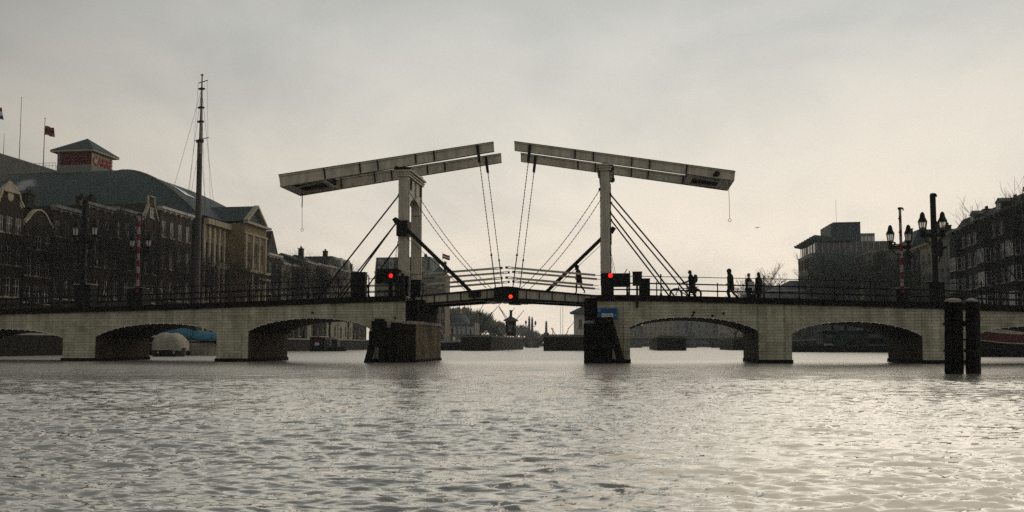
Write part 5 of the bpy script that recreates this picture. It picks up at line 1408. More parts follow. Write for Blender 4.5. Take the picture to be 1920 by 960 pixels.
# riverside hotel closing the view
hs0, hd0, _ = fy(702, 560, 262); hs1, hd1, _ = fy(838, 560, 262)
He = fy(780, 512, 262)[2] - QZ; Hr = fy(780, 482, 262)[2] - QZ - He
hm = fy(808, 560, 262)[0]
house("large pale hotel with grey mansard roof closing the view behind the left tower", hs0, hd0, 0.0, hm - hs0, He, 16, 5, 7, 'hotel_brick', 'mansard', 'cornice', 'slate', 'stone', name="hotel", cat="hotel", roofh=Hr, dormer=5, ww=1.7, chimney=2)
house("lower stepped wing at the hotel's right end below the flag", hm + .05, hd0 + .6, 0.0, hs1 - hm, fy(820, 521, 262)[2] - QZ, 7, 5, 3, 'hotel_brick', 'hip', 'cornice', 'slate', 'stone', name="hotel_wing", cat="hotel", roofh=Hr * .75, dormer=False, ww=1.6, chimney=2)
flagpole("flagpole with a faded red flag on the hotel's right end", 829.5, 474, 512, hd0 + 3, ('flag_red', 'flag_white', 'flag_red'), 476, r=.09, fw=2.6, fh_=1.6)

# ---- right bank row (s = 41, facades to the river)
GS = 50.0
def drr(px): return ss(px, 560, GS)[0]
def hr(px, py): return ss(px, py, GS)[1] - QZ
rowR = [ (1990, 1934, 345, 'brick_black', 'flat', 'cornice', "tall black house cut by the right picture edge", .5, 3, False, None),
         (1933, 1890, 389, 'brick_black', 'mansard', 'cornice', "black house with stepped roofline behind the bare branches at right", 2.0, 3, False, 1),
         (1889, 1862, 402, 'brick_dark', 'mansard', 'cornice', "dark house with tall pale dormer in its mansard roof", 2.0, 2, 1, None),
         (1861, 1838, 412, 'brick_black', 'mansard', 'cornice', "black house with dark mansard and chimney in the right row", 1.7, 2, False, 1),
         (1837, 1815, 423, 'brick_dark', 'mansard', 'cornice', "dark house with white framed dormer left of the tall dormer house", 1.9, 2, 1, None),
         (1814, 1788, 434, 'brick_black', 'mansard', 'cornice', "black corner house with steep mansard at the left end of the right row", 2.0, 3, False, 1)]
for x0, x1, ye, wm, rf, tp, lab, rh, cc, dm_, bay in rowR:
    a, b = drr(x0), drr(x1)
    house(lab, GS, b, RR, b - a - .05, hr((x0 + x1) / 2, ye), 11, 5, cc, wm, rf, tp, 'tile_dark', 'frame_dark', 'bay_white', roofh=rh, group="dark houses in the row on the right bank", chimney=1, dormer=dm_, bay=bay, ww=1.0)
rowM = [ (1786, 1752, 447, 'plaster_grey', 'flat', "pale grey house behind the tall dark barrier at right", .5, 3),
         (1751, 1728, 462, 'plaster', 'flat', "cream house with two white cornices left of the tall dark barrier", .5, 2),
         (1727, 1708, 470, 'brick_brown', 'cross', "brown house with light window frames beside the striped barrier", 2.4, 2),
         (1707, 1686, 474, 'brick_dark', 'mansard', "dark house with stacked chimneys behind the striped barrier", 3.4, 2),
         (1685, 1664, 470, 'plaster_grey', 'cross', "grey house half hidden by the bare trees at right", 2.0, 2),
         (1663, 1640, 474, 'brick_brown', 'cross', "brown house behind the bare trees, nearest the modern block", 2.6, 2),
         (1639, 1606, 480, 'plaster', 'flat', "pale house low behind the bare trees beside the modern block", .5, 3)]
for x0, x1, ye, wm, rf, lab, rh, cc in rowM:
    a, b = drr(x0), drr(x1)
    house(lab, GS, b, RR, b - a - .05, hr((x0 + x1) / 2, ye), 11, 4, cc, wm, rf, 'cornice', 'slate', 'stone', roofh=rh, group="houses on the right bank beyond the dark row", chimney=2, ww=1.1)

# ---- modern block with fins
def modern():
    s0 = GS - .5; da = ss(1525, 560, s0)[0]; db = ss(1498, 560, s0)[0]
    t = T("office_block", "modern grey office block with flared roof fins and a box tower on top", "office block", (s0, da, QZ))
    zt_ = ss(1525, 473, s0)[1]; ztop = ss(1525, 452, s0)[1]; Wd = db - da; Wf = 17.0
    mb = MB(); holes = []; wl = []; n = 5; nf = 5; fh = (zt_ - QZ) / nf
    for f in range(nf):
        for c in range(n): xc = Wd * (c + .5) / n; holes.append((xc - Wd / n * .38, xc + Wd / n * .38, f * fh + fh * .25, f * fh + fh * .82)); wl.append((xc, f * fh + fh * .25, Wd / n * .74, fh * .56))
    tmp = MB(); wall_holes(tmp, 0, Wd, 0, zt_ - QZ, 0, holes, .25)
    mb.add([(s0 + y, db - u, QZ + z) for u, y, z in tmp.v], tmp.f)
    part("river_front", mb, M['plaster'], t)
    for xc, z, w_, h_ in wl: add_window(t, .2, Wd - xc, z, w_, h_, 1, 'frame_dark', rot=RR)
    mb = MB()
    mb.box(s0 + .35, s0 + Wf, da, db, QZ, zt_); part("body", mb, M['grey_panel'], t)
    mb = MB(); mb.quad((s0, da - .003, QZ), (s0 + Wf, da - .003, QZ), (s0 + Wf, da - .003, zt_), (s0, da - .003, zt_))
    part("south_wall", mb, M['copper'], t)
    mb = MB(); 
    for f in range(1, nf + 1): mb.box(s0 - .06, s0 + .0, da, db, QZ + f * fh - .12, QZ + f * fh + .1)
    part("floor_band", mb, M['stone'], t)
    mb = MB(); mb.box(s0 + .9, s0 + Wf, da + .6, db - .6, zt_, ztop)
    mb.m = 1
    for k in range(12): x = s0 + 1.2 + k * 1.25; mb.box(x - .07, x + .07, da + .5, da + .6, zt_, ztop)
    for k in range(6): y = da + .8 + k * (Wd - 1.6) / 5; mb.box(s0 + .8, s0 + .9, y - .07, y + .07, zt_, ztop)
    part("glazed_storey", mb, [M['glass'], M['steel']], t)
    mb = MB()
    for k in range(7):
        y = da - .8 + k * (Wd + 1.6) / 6
        mb.prism([(s0 + 2.2, y, ztop), (s0 - .5, y, ztop + .5), (s0 - .7, y, ztop + 1.0), (s0 + 2.2, y, ztop + 1.3)], (0, .5, 0))
    mb.prism([(s0 + 2.2, da - .9, ztop), (s0 + .6, da - .9, ztop + .3), (s0 + .4, da - .9, ztop + 1.5), (s0 + 8, da - .9, ztop + .35), (s0 + 9, da - .9, ztop)], (0, Wd + 1.6, 0))
    for k in (0, 1, 2): mb.tube([(s0 + .15, da + .4 + k * Wd / 2.5, zt_), (s0 + .15, da + .4 + k * Wd / 2.5, ztop + .8)], .1, 6)
    part("roof_fin", mb, M['slate'], t)
    a, b = fr(1558, 440, da + 3), fr(1613, 418, da + 3)
    mb = MB(); mb.box(a[0], b[0], da + 3, da + 13, zt_, b[1]); mb.box(a[0] + .5, b[0], da + 2.8, da + 13.1, b[1], b[1] + .25); part("roof_tower", mb, M['slate'], t)
    mb = MB(); c = fr(1567, 375, da + 5); mb.tube([(c[0], da + 5, b[1]), (c[0], da + 5, c[1])], .035, 4); part("aerial", mb, M['steel'], t)
    a, b = fr(1600, 462, da + 9), fr(1640, 437, da + 9)
    mb = MB(); mb.box(a[0], b[0], da + 9, da + 20, QZ, b[1]); part("rear_wing", mb, M['plaster_grey'], t)
    mb = MB()
    for k in range(6): x = a[0] + (b[0] - a[0]) * (k + .5) / 6; mb.box(x - .35, x + .35, da + 8.9, da + 9.02, b[1] - 2.2, b[1] - .8)
    part("wing_window", mb, M['skylight'], t)
modern()
# low building left of it
a = fy(1442, 560, 190); b = fy(1503, 560, 190)
house("low grey-green roofed building behind the standing pair", a[0], a[1], 0.0, b[0] - a[0] + 6, fy(1470, 548, 190)[2] - QZ, 12, 3, 5, 'plaster_grey', 'hip', 'cornice', 'copper', name="waterside_building", cat="building", roofh=3.2, chimney=False)
a = fy(1420, 560, 260); b = fy(1500, 560, 260)
house("long low building with flat roof behind the green-roofed one", a[0], a[1], 0.0, b[0] - a[0] + 10, fy(1470, 541, 260)[2] - QZ, 12, 4, 8, 'plaster_grey', 'flat', 'cornice', 'slate', name="waterside_building", cat="building", roofh=.5, chimney=False)

# ================================================================== LOCK ISLANDS, STONE BRIDGE, FAR THINGS
def island(label, x0, x1, ytop, Y, depth, corner=None, posts=(), Yr=None):
    a = fy(x0, 650, Y); b = fy(x1, 650, Yr or Y); h = fy((x0 + x1) / 2, ytop, Y)[2]
    t = T("lock_island", label, "lock island", (a[0], a[1], 0), "brick lock islands behind the bridge")
    pts = [(a[0], a[1]), (b[0], b[1]), (b[0] + .2, b[1] + depth), (a[0], a[1] + depth)]
    if corner: c = fy(corner, 650, Y - 1.5); pts = [(a[0], a[1]), (c[0], c[1])] + pts[1:]
    mb = MB(); mb.prism([(x, y, -1) for x, y in pts], (0, 0, h + 1 - .25)); part("wall", mb, M['lock_wall'], t)
    cx = sum(p[0] for p in pts) / len(pts); cy = sum(p[1] for p in pts) / len(pts)
    mb = MB(); mb.prism([(x + .08 * (1 if x > cx else -1), y + .08 * (1 if y > cy else -1), h - .25) for x, y in pts], (0, 0, .25)); part("coping", mb, M['stone_grey'], t)
    mb = MB(); mb.prism([(x + .5 * (-1 if x > cx else 1), y + .5 * (-1 if y > cy else 1), h + .005) for x, y in pts], (0, 0, .12)); part("grass_top", mb, M['grass'], t)
    for i, (px, dp, dx, dz) in enumerate(posts):         # pale gate handles
        p = fy(px, ytop, Y + dp); mb = MB(); mb.beam((p[0], p[1], h), (p[0] + dx, p[1], h + dz), .14, .14); part("gate_handle", mb, M['white_paint'], t)
    return h
h1 = island("brick lock island below the middle of the lifting deck", 865, 921, 629.5, 140, 43, None, [(893, 2, -1.1, 1.5), (900, 2, -.9, 1.2), (945, 2, -1.0, 1.5), (951, 2, -.9, 1.3), (977, 2, -1.2, 1.8)])
h2 = island("brick lock island carrying the pale lock house, right of the first", 1019, 1118, 629.5, 139, 30, None, [(1036, 2, .1, 1.4), (1043, 2, -.9, 1.4), (1060, 3, .5, 1.0)])
h3 = island("dark lock island seen through the first arch right of the right tower", 1232, 1287, 631, 146, 48, None, [(1232, 2, -.8, 1.4), (1265, 3, .6, 1.2), (1288, 3, -.5, 1.0)])
h4 = island("dark lock island at the right jamb of the first right arch", 1375, 1470, 633.5, 156, 23, None, [(1372, 2, -1.2, 2.2), (1377, 2, -1.2, 2.2), (1362, 4, .5, 1.0)])
a = fy(1393, 624, 150); b = fy(1440, 622, 150)
# lock house
def hut(label, x0, x1, ytop, ybase, Y, wallm, roofm, rh, eave, chim, panes, name="lock_house"):
    a = fy(x0, ybase, Y); b = fy(x1, ytop, Y); wd = b[0] - a[0]; dp = wd * .9; H = b[2]
    z0 = a[2]
    t = T(name, label, "lock hut", (a[0], a[1], z0), None, 0.0, True)
    h = H - z0
    mb = MB(); hl_ = [(wd * u - .35, wd * u + .35, h * .35, h * .75) for u in panes]; wall_holes(mb, 0, wd, 0, h, 0, hl_, .12)
    mb.quad((0, 0, 0), (0, 0, h), (0, dp, h), (0, dp, 0)); mb.quad((wd, 0, 0), (wd, dp, 0), (wd, dp, h), (wd, 0, h)); mb.quad((0, dp, 0), (0, dp, h), (wd, dp, h), (wd, dp, 0)); mb.quad((0, .25, 0), (wd, .25, 0), (wd, .25, h), (0, .25, h))
    part("wall", mb, M[wallm], t)
    for u in panes: add_window(t, wd * u, .08, h * .35, .7, h * .4, 2)
    mb = MB(); e = eave; mb.box(-e, wd + e, -e, dp + e, h, h + .22); part("eave", mb, M['stone_grey'], t)
    mb = MB(); mb.add([(-e, -e, h + .22), (wd + e, -e, h + .22), (wd + e, dp + e, h + .22), (-e, dp + e, h + .22), (wd * .42, dp / 2, h + rh), (wd * .58, dp / 2, h + rh)], [(0, 1, 5, 4), (1, 2, 5), (2, 3, 4, 5), (3, 0, 4), (3, 2, 1, 0)]); o = part("roof", mb, M[roofm], t)
    if chim: mb = MB(); mb.box(wd * .5 - .22, wd * .5 + .22, dp / 2 - .22, dp / 2 + .22, h + rh - .3, h + rh + 1.0); mb.box(wd * .5 - .3, wd * .5 + .3, dp / 2 - .3, dp / 2 + .3, h + rh + 1.0, h + rh + 1.15); part("chimney", mb, M['brick_dark'], o)
hut("pale lock house with hipped roof under the right half of the lifting deck", 1076, 1117, 588, 630, 146, 'hut_wall', 'slate', 1.5, .7, True, (.3, .62))
hut("small dark lock hut with low roof on the lock island below the deck middle", 948, 966, 602, 630, 148, 'brick_dark', 'slate', .9, .35, True, (.5,))
# raised lock beams
def boom(label, x0, y0, x1, y1, Y, r=.07):
    a, b = fy(x0, y0, Y), fy(x1, y1, Y); mb = MB(); mb.tube([a, b], [r, r * .6], 5); mb.ball(a, r * 1.4, 6)
    solo("lock_boom", mb, M['frame_dark'], a, label, "boom", "slanting booms on the lock islands")
boom("long slanting boom rising right from the left end of the middle lock island", 883, 613, 911, 562, 143)
boom("long slanting boom rising to the deck middle behind the lamp post", 905, 606, 942, 566, 144)
boom("boom falling right to left in front of the dark hut, crossing its left side", 936, 576, 968, 632, 141)
boom("boom standing left of the dark hut's chimney, leaning left", 937, 577, 952, 598, 147)
boom("boom rising right from the dark hut's left foot past its chimney", 941, 615, 965, 577, 145)
boom("boom rising right behind the dark hut, highest on its right", 966, 602, 983, 581, 149)
boom("pale slanting boom in front of the lock house roof", 1094, 578, 1115, 602, 142, .06)
boom("short boom leaning against the left side of the lock house", 1065, 617, 1076, 604, 144)
# island lamp posts
def small_lamp(label, px, ytop, ybase, Y):
    a, b = fy(px, ybase, Y), fy(px, ytop, Y); H = b[2] - a[2]
    t = T("lamp_post", label, "lamp post", a, "small lamp posts on the lock islands")
    mb = MB(); mb.lathe([(.12, 0), (.07, .5), (.05, H - .7), (.09, H - .65)], a, 7); part("post", mb, M['black_steel'], t)
    mb = MB(); mb.lathe([(.10, H - .65), (.2, H - .2), (.22, H - .18), (.05, H), (.01, H + .1)], a, 6); part("lantern", mb, M['black_steel'], t)
small_lamp("slim lamp post on the left part of the middle lock island", 900, 586, 632, 142)
small_lamp("thin lamp post under the left half of the lifting deck, tall and bare", 882.5, 565, 634, 150)
small_lamp("short signal post at the left end of the middle lock island", 847, 616, 640, 141)
# stone bridge
def stone_bridge():
    Y = 300; x0, x1 = 905, 1700
    y_d = fy(1000, 632, Y); zd = y_d[2]
    sA, sB = fy(x0, 650, Y)[0], fy(x1, 650, Y)[0]; d0 = y_d[1]
    t = T("stone_bridge", "distant grey stone bridge with low arches and lamp obelisks across the river", "bridge", ((sA + sB) / 2, d0, 0))
    # arches: pixel openings
    op = [(935, 964), (1002 - 38, 985), (1004, 1041), (1062, 1098), (1203, 1235), (1303, 1335), (1352, 1384), (1404, 1436)]
    op = [(912, 930), (948, 985), (1004, 1041), (1060, 1098), (1117, 1152), (1203, 1236), (1252, 1285), (1303, 1336), (1354, 1387), (1405, 1438), (1456, 1490), (1510, 1545)]
    mb = MB(); cols_ = [(sA, -1)]
    for a, b in op:
        a, b = fy(a, 650, Y)[0], fy(b, 650, Y)[0]; cols_ += [(a, -1), (a, .5)]
        for i in range(13): u = i / 12; cols_.append((a + (b - a) * u, .5 + (fy(1020, 637.5, Y)[2] - .9) * math.sqrt(max(0, 1 - (2 * u - 1) ** 2))))
        cols_ += [(b, .5), (b, -1)]
    cols_.append((sB, -1)); dw = 14
    for (a, za), (b, zb_) in zip(cols_[:-1], cols_[1:]):
        if abs(a - b) < 1e-6: mb.quad((a, d0, za), (a, d0 + dw, za), (a, d0 + dw, zb_), (a, d0, zb_)); continue
        mb.quad((a, d0, za), (b, d0, zb_), (b, d0, zd), (a, d0, zd)); mb.quad((a, d0, za), (a, d0 + dw, za), (b, d0 + dw, zb_), (b, d0, zb_))
        mb.quad((a, d0, zd), (b, d0, zd), (b, d0 + dw, zd), (a, d0 + dw, zd))
    part("arches", mb, M['stone_grey'], t)
    mb = MB(); mb.box(sA, sB, d0 - .4, d0 + .4, zd - .55, zd - .2); mb.box(sA, sB, d0 - .15, d0 + .25, zd + .85, zd + 1.05)
    n = 150
    for i in range(n): x = sA + (sB - sA) * i / n; mb.box(x, x + .45, d0 - .05, d0 + .15, zd - .2, zd + .85)
    part("parapet", mb, M['stone'], t)
    for a, b in op:
        e = fy(b + 9, 650, Y)[0]; mb = MB(); mb.lathe([(1.5, -1), (1.5, 1.6), (1.1, 2.2), (1.0, zd - .5)], (e, d0 - .2, 0), 8); part("cutwater", mb, M['stone_grey'], t)
    return d0, zd
SBD, SBZ = stone_bridge()
def obelisk(label, px, ytop, lan):
    s_, z1 = fr(px, ytop, SBD)[0], fr(px, ytop, SBD)[1]; H = z1 - SBZ
    t = T("lamp_obelisk", label, "lamp obelisk", (s_, SBD + .4, SBZ), "obelisks with lanterns on the stone bridge")
    mb = MB(); mb.box(s_ - 1.0, s_ + 1.0, SBD - .5, SBD + 1.5, SBZ, SBZ + 1.6); mb.lathe([(.6, 1.6), (.48, 2.2), (.46, H * .55), (.36, H * .8), (.5, H * .84), (.24, H * .9), (.3, H * .95), (.05, H)], (s_, SBD + .5, SBZ), 8); part("pillar", mb, M['stone_grey'], t)
    for sg in lan:
        x = s_ + sg * 1.25; zc = SBZ + H * .58
        mb = MB(); mb.tube([(s_, SBD + .4, zc - .6), (x, SBD + .4, zc - .3), (x, SBD + .4, zc)], .09, 5); mb.lathe([(.2, 0), (.42, 1.0), (.45, 1.1), (.15, 1.5), (.03, 1.9)], (x, SBD + .4, zc), 6); part("lantern", mb, M['frame_dark'], t)
obelisk("left obelisk of the pair right of the dark hut, lantern on its left", 992, 592, (-1,))
obelisk("right obelisk of the pair right of the dark hut, lantern on its right", 997.5, 594, (1,))
obelisk("small obelisk with stacked lanterns left of the thin boat masts", 1024, 601, ())
obelisk("left obelisk of the pair seen through the first right arch", 1289, 600, ())
obelisk("right obelisk of the pair seen through the first right arch", 1297, 600, ())
# domed building
def domed():
    a = fy(832, 640, 285); b = fy(892, 640, 285); zw = fy(860, 606, 285)[2]; zt_ = fy(852, 588, 285)[2]; cx = (a[0] + b[0]) / 2 - 1.0
    t = T("domed_building", "distant building with grey dome and gilded lantern under the left half of the deck", "building", (cx, a[1], 2))
    w_ = b[0] - a[0]; mb = MB(); mb.box(a[0], b[0], a[1], a[1] + 10, 0, zw); part("wall", mb, M['plaster_grey'], t)
    r = w_ * .36; mb = MB(); mb.lathe([(r, 0)] + [(r * math.cos(i * math.pi / 16), (zt_ - zw) * math.sin(i * math.pi / 16)) for i in range(8)] + [(.6, zt_ - zw)], (cx, a[1] + 5, zw), 18); part("dome", mb, M['copper'], t, True)
    zz_ = fy(852, 575, 285)[2]; mb = MB(); h = zz_ - zt_; mb.lathe([(1.5, -.1), (1.6, .2), (.8, .35), (.8, h * .6), (1.0, h * .65), (.3, h * .85), (.04, h + .8)], (cx, a[1] + 5, zt_), 10); part("lantern", mb, M['gold'], t)
    mb = MB()
    for k in range(7): x = a[0] + w_ * (k + .5) / 7; mb.box(x - .45, x + .45, a[1] - .05, a[1] + .1, zw * .55, zw * .85)
    part("windows", mb, M['skylight'], t)
    mb = MB(); mb.box(a[0] - .2, b[0] + .2, a[1] - .3, a[1] + .3, zw - .25, zw + .1); part("cornice", mb, M['stone'], t)
domed()
# the town far behind the stone bridge
rnd = random.Random(11)
names = ["pale", "grey", "brown", "tall grey", "low pale", "dark", "wide grey", "narrow pale"]
for i, (x0, x1, yt, Y, wm, lab) in enumerate(((1120, 1215, 612, 420, 'plaster_grey', "far grey block behind the stone bridge, left of the first right arch"), (1206, 1262, 600, 415, 'plaster', "far pale block behind the stone bridge seen through the first right arch"), (1264, 1345, 592, 430, 'plaster_grey', "far tall grey block behind the obelisk pair in the first right arch"), (1347, 1420, 598, 425, 'plaster', "far pale block at the right of the first right arch"), (1485, 1545, 596, 300, 'copper', "green-grey block seen through the second right arch, left half"))):
    a, b = fy(x0, 640, Y), fy(x1, 640, Y); house(lab, a[0], a[1], 0.0, b[0] - a[0], fy((x0 + x1) / 2, yt, Y)[2] - QZ, 12, 4, 6, wm, 'flat', 'cornice', 'slate', 'stone_grey', name="far_building", cat="building", roofh=.5, chimney=False)

# ================================================================== BOATS
def hull_mb(Ln, B, Hb, Hs, Hm, draft=.5, n=18, bow=.30, stern=.18):
    """stations along x from stern (0) to bow (Ln); freeboard Hs stern, Hm middle, Hb bow"""
    mb = MB(); vs = []; K = 7
    for i in range(n + 1):
        u = i / n; x = Ln * u
        wv = B / 2
        if u > 1 - bow: wv *= math.sqrt(max(0.0004, 1 - ((u - 1 + bow) / bow) ** 2))
        if u < stern: wv *= .62 + .38 * math.sin(u / stern * math.pi / 2)
        fb = Hm + (Hb - Hm) * max(0, (u - .5) / .5) ** 2 + (Hs - Hm) * max(0, (.5 - u) / .5) ** 2
        for j in range(K):
            v = j / (K - 1); z = -draft + (fb + draft) * v
            vs.append((x + (Ln * .03 * v if u > .93 else 0), -wv * (.72 + .28 * v ** .6), z))
        for j in range(K):
            v = 1 - j / (K - 1); z = -draft + (fb + draft) * v
            vs.append((x + (Ln * .03 * v if u > .93 else 0), wv * (.72 + .28 * v ** .6), z))
    R_ = 2 * K; fs = []
    for i in range(n):
        for j in range(R_ - 1): fs.append((i * R_ + j, (i + 1) * R_ + j, (i + 1) * R_ + j + 1, i * R_ + j + 1))
        fs.append((i * R_ + K - 1, (i + 1) * R_ + K - 1, (i + 1) * R_ + K, i * R_ + K))
    fs.append(tuple(range(R_))); fs.append(tuple(n * R_ + j for j in range(R_))[::-1])
    mb.add(vs, fs); return mb
def rail_line(Ln, B, Hb, Hs, Hm, n=18, bow=.30, stern=.18, up=.04):
    L_, R_ = [], []
    for i in range(n + 1):
        u = i / n; wv = B / 2
        if u > 1 - bow: wv *= math.sqrt(max(0.0004, 1 - ((u - 1 + bow) / bow) ** 2))
        if u < stern: wv *= .62 + .38 * math.sin(u / stern * math.pi / 2)
        fb = Hm + (Hb - Hm) * max(0, (u - .5) / .5) ** 2 + (Hs - Hm) * max(0, (.5 - u) / .5) ** 2
        x = Ln * u + (Ln * .03 if u > .93 else 0); L_.append((x, -wv, fb + up)); R_.append((x, wv, fb + up))
    return L_, R_
# sailing barge with the tall mast, bow to the right
st_ = fy(235, 660, 86); bw_ = fy(402, 668, 77)
ang = math.atan2(bw_[1] - st_[1], bw_[0] - st_[0]); Lb = math.dist(st_[:2], bw_[:2])
t = T("sailing_barge", "old sailing barge with tall mast, pale bow and blue tarpaulin under the left arch", "sailing barge", (st_[0], st_[1], 0), None, ang, True)
HB = (1.25, 1.35, 1.0)
part("hull", hull_mb(Lb, 3.6, 1.45, 1.5, 1.15, bow=.22), M['hull_black'], t, True)
Lr, Rr_ = rail_line(Lb, 3.66, 1.45, 1.5, 1.15, bow=.22)
for rr in (Lr, Rr_): mb = MB(); mb.tube(rr, .09, 6); part("gunwale", mb, M['hull_white'], t)
mb = hull_mb(Lb * .15, 2.9, 1.30, 1.22, 1.2, .28, 10, .95, .01); mb.v = [(x + Lb * .868, y * (1.12), z) for x, y, z in mb.v]; part("bow_panel", mb, M['hull_white'], t, True)
def loc_of(px, py, Y):          # a pixel at world distance Y, in the barge's own axes
    p = fy(px, py, Y); dx, dy = p[0] - st_[0], p[1] - st_[1]; return (dx * math.cos(ang) + dy * math.sin(ang), -dx * math.sin(ang) + dy * math.cos(ang), p[2])
YM = 79
m0, m1, m2 = loc_of(371.5, 640, YM), loc_of(378.5, 268, YM), loc_of(383.5, 143, YM)
m0 = (m0[0], 0.0, .6); oy = m1[1]
m1 = (m1[0], 0.0, m1[2]); m2 = (m2[0], 0.0, m2[2])
mb = MB(); mb.tube([m0, m1], [.33, .24], 10); part("mast", mb, M['varnish'], t)
mb = MB(); a_ = Vector(m1) + Vector((.12, 0, -1.2)); mb.tube([a_, m2], [.20, .06], 8); mb.lathe([(.14, 0), (.14, .12), (.02, .14)], m2, 8); tm = part("topmast", mb, M['mast_pale'], t)
mb = MB()
for f, wd, th in ((0.02, .34, .3), (.31, .30, .16), (.52, .30, .14), (.80, .3, .12)):
    v = Vector(m1).lerp(Vector(m2), f); mb.box(v.x - wd, v.x + wd, -.2, .2, v.z - th / 2, v.z + th / 2)
part("mast_band", mb, M['black_steel'], tm)
for f, hw in ((.02, 1.2), (.88, .78)):
    v = Vector(m1).lerp(Vector(m2), f) + Vector((0, .1, .2)); mb = MB(); mb.tube([v + Vector((-hw * .9, 0, 0)), v + Vector((hw * 1.05, 0, 0))], .045, 5); part("spreader", mb, M['black_steel'], tm)
mb = MB()
topv = Vector(m1).lerp(Vector(m2), .80); mid = Vector(m1); cr_ = Vector(m1).lerp(Vector(m2), .88)
ends = [(-2.1, -1.9), (-1.6, -1.9), (-1.2, 1.9), (-.7, 1.9), (1.5, -1.9), (2.0, -1.9), (1.0, 1.9), (2.5, 1.9)]
for i, (dx, dy) in enumerate(ends):
    src = topv if i % 2 else mid
    mb.tube([src, (m0[0] + dx, dy, 1.2)], .016, 4)
for sg in (-1, 1): mb.tube([cr_ + Vector((sg * .75, .1, .2)), mid + Vector((sg * 1.15, .1, .2)), Vector((m0[0] + sg * 1.9, sg, 1.2))], .013, 4)
mb.tube([topv, (1.0, 0, 1.6)], .016, 4)
part("rigging", mb, M['black_steel'], t)
# blue tarpaulin stretched as a ridge tent over the barge, sagging to the bow
A0, A1 = loc_of(335, 611, 84), loc_of(409, 626, 75); B0, B1 = loc_of(345, 624, 84), loc_of(409, 637, 75)
n = 12; mb = MB(); vs = []; fs = []
for i in range(n + 1):
    u = i / n; x = A0[0] + (A1[0] - A0[0]) * u; zr_ = A0[2] + (A1[2] - A0[2]) * u; ze_ = B0[2] + (B1[2] - B0[2]) * u - .06 * math.sin(u * 9)
    wv = 1.9 - .5 * u
    vs += [(x, -wv, ze_ - .12), (x, -wv - .01, ze_), (x, -wv * .45, (zr_ + ze_) / 2 + .05 * math.sin(u * 14)), (x, 0, zr_), (x, wv * .45, (zr_ + ze_) / 2 + .1), (x, wv, ze_)]
for i in range(n):
    for j in range(5): fs.append((6 * i + j, 6 * i + 6 + j, 6 * i + 7 + j, 6 * i + j + 1))
mb.add(vs, fs); part("tarpaulin", mb, M['tarp_blue'], t, True)
mb = MB()
for u in (.1, .45, .7, .95):
    x = A0[0] + (A1[0] - A0[0]) * u; ze_ = B0[2] + (B1[2] - B0[2]) * u
    for sg in (-1, 1): mb.tube([(x, sg * (1.75 - .5 * u), .9), (x, sg * (1.8 - .5 * u), ze_ + .45)], .035, 5)
part("tent_pole", mb, M['black_steel'], t)
mb = MB(); mb.box(Lb * .15, Lb * .55, -1.2, 1.2, .9, 1.7); part("cabin", mb, M['dark_wood'], t)
# covered motorboat
a, b = fy(285, 668, 70), fy(341, 667, 70); Lm = (b[0] - a[0]) * 1.02
t = T("motorboat", "moored motorboat under a beige domed cover, left of the blue tarpaulin", "motorboat", (a[0], a[1] + .6, 0), None, 0.0, True)
part("hull", hull_mb(Lm, 1.9, .75, .55, .55, .35), M['hull_black'], t, True)
Lr, Rr_ = rail_line(Lm, 1.94, .75, .55, .55); mb = MB(); mb.tube(Lr + Rr_[::-1], .05, 5); part("gunwale", mb, M['hull_white'], t)
mb = MB(); n = 14; vs = []; fs = []; zt_ = fy(315, 621, 70)[2] - .55
rr = random.Random(2)
for i in range(n + 1):
    u = i / n; x = .1 + (Lm * .95) * u; hh = zt_ * min(1, (max(.0, math.sin(math.pi * min(1, .10 + u * .84))) ** .30)) * (1 - .05 * rr.random() + .05 * math.sin(u * 9))
    for j in range(9): th = math.pi * j / 8; vs.append((x, -math.cos(th) * .96 * (1 - .09 * rr.random() - .05 * (i % 4 == 0)), .52 + hh * math.sin(th) ** .42))
for i in range(n):
    for j in range(8): fs.append((9 * i + j, 9 * i + 9 + j, 9 * i + 10 + j, 9 * i + j + 1))
fs += [tuple(range(9)), tuple(9 * n + j for j in range(9))[::-1]]
mb.add(vs, fs); part("boat_cover", mb, M['tarp_grey'], t, True)
for u in (.3, .85): mb = MB(); mb.ball((Lm * u, -.98, .34), .09, 8, (1, .8, 1.3)); part("fender", mb, M['hull_white'], t)
# dark work pontoon with a notice and a small boat beside it
a, b = fy(581, 654, 128), fy(611, 632, 128)
t = T("work_pontoon", "black floating box with a red and white notice seen through the third left arch", "pontoon", (a[0], a[1], 0), None, 0.0, True)
w_ = b[0] - a[0]; H = b[2]
mb = MB(); mb.box(0, w_, 0, 4, -.5, H); part("box", mb, M['hull_black'], t); mb = MB(); mb.box(-.05, w_ * .62, -.05, 4.05, H, H + .14); part("roof_edge", mb, M['white_paint'], t)
mb = MB(); mb.m = 0; mb.box(w_ * .33, w_ * .62, -.05, 0, H * .42, H * .62); mb.m = 1; mb.box(w_ * .31, w_ * .63, -.055, 0, H * .64, H * .86); part("notice", mb, [M['white_sign'], M['red_paint']], t)
a = fy(617, 654, 130); t = T("small_boat", "small dark cabin boat moored right of the floating box", "boat", (a[0], a[1], 0), None, 0.0, True)
part("hull", hull_mb(2.9, 1.7, .9, .7, .7), M['hull_black'], t, True); mb = MB(); mb.box(.6, 1.6, -.6, .6, .7, 1.9); mb.m = 1; mb.box(.5, 1.7, -.7, .7, 1.9, 2.0); mb.m = 2; mb.box(.75, 1.45, -.63, -.6, 1.25, 1.7); part("cabin", mb, [M['frame_dark'], M['white_paint'], M['glass']], t)
a = fy(828, 655, 150); b = fy(866, 655, 150); t = T("work_barge", "dark barge with pale clutter between the left pier and the middle lock island", "barge", (a[0], a[1], 0), None, 0.0, True)
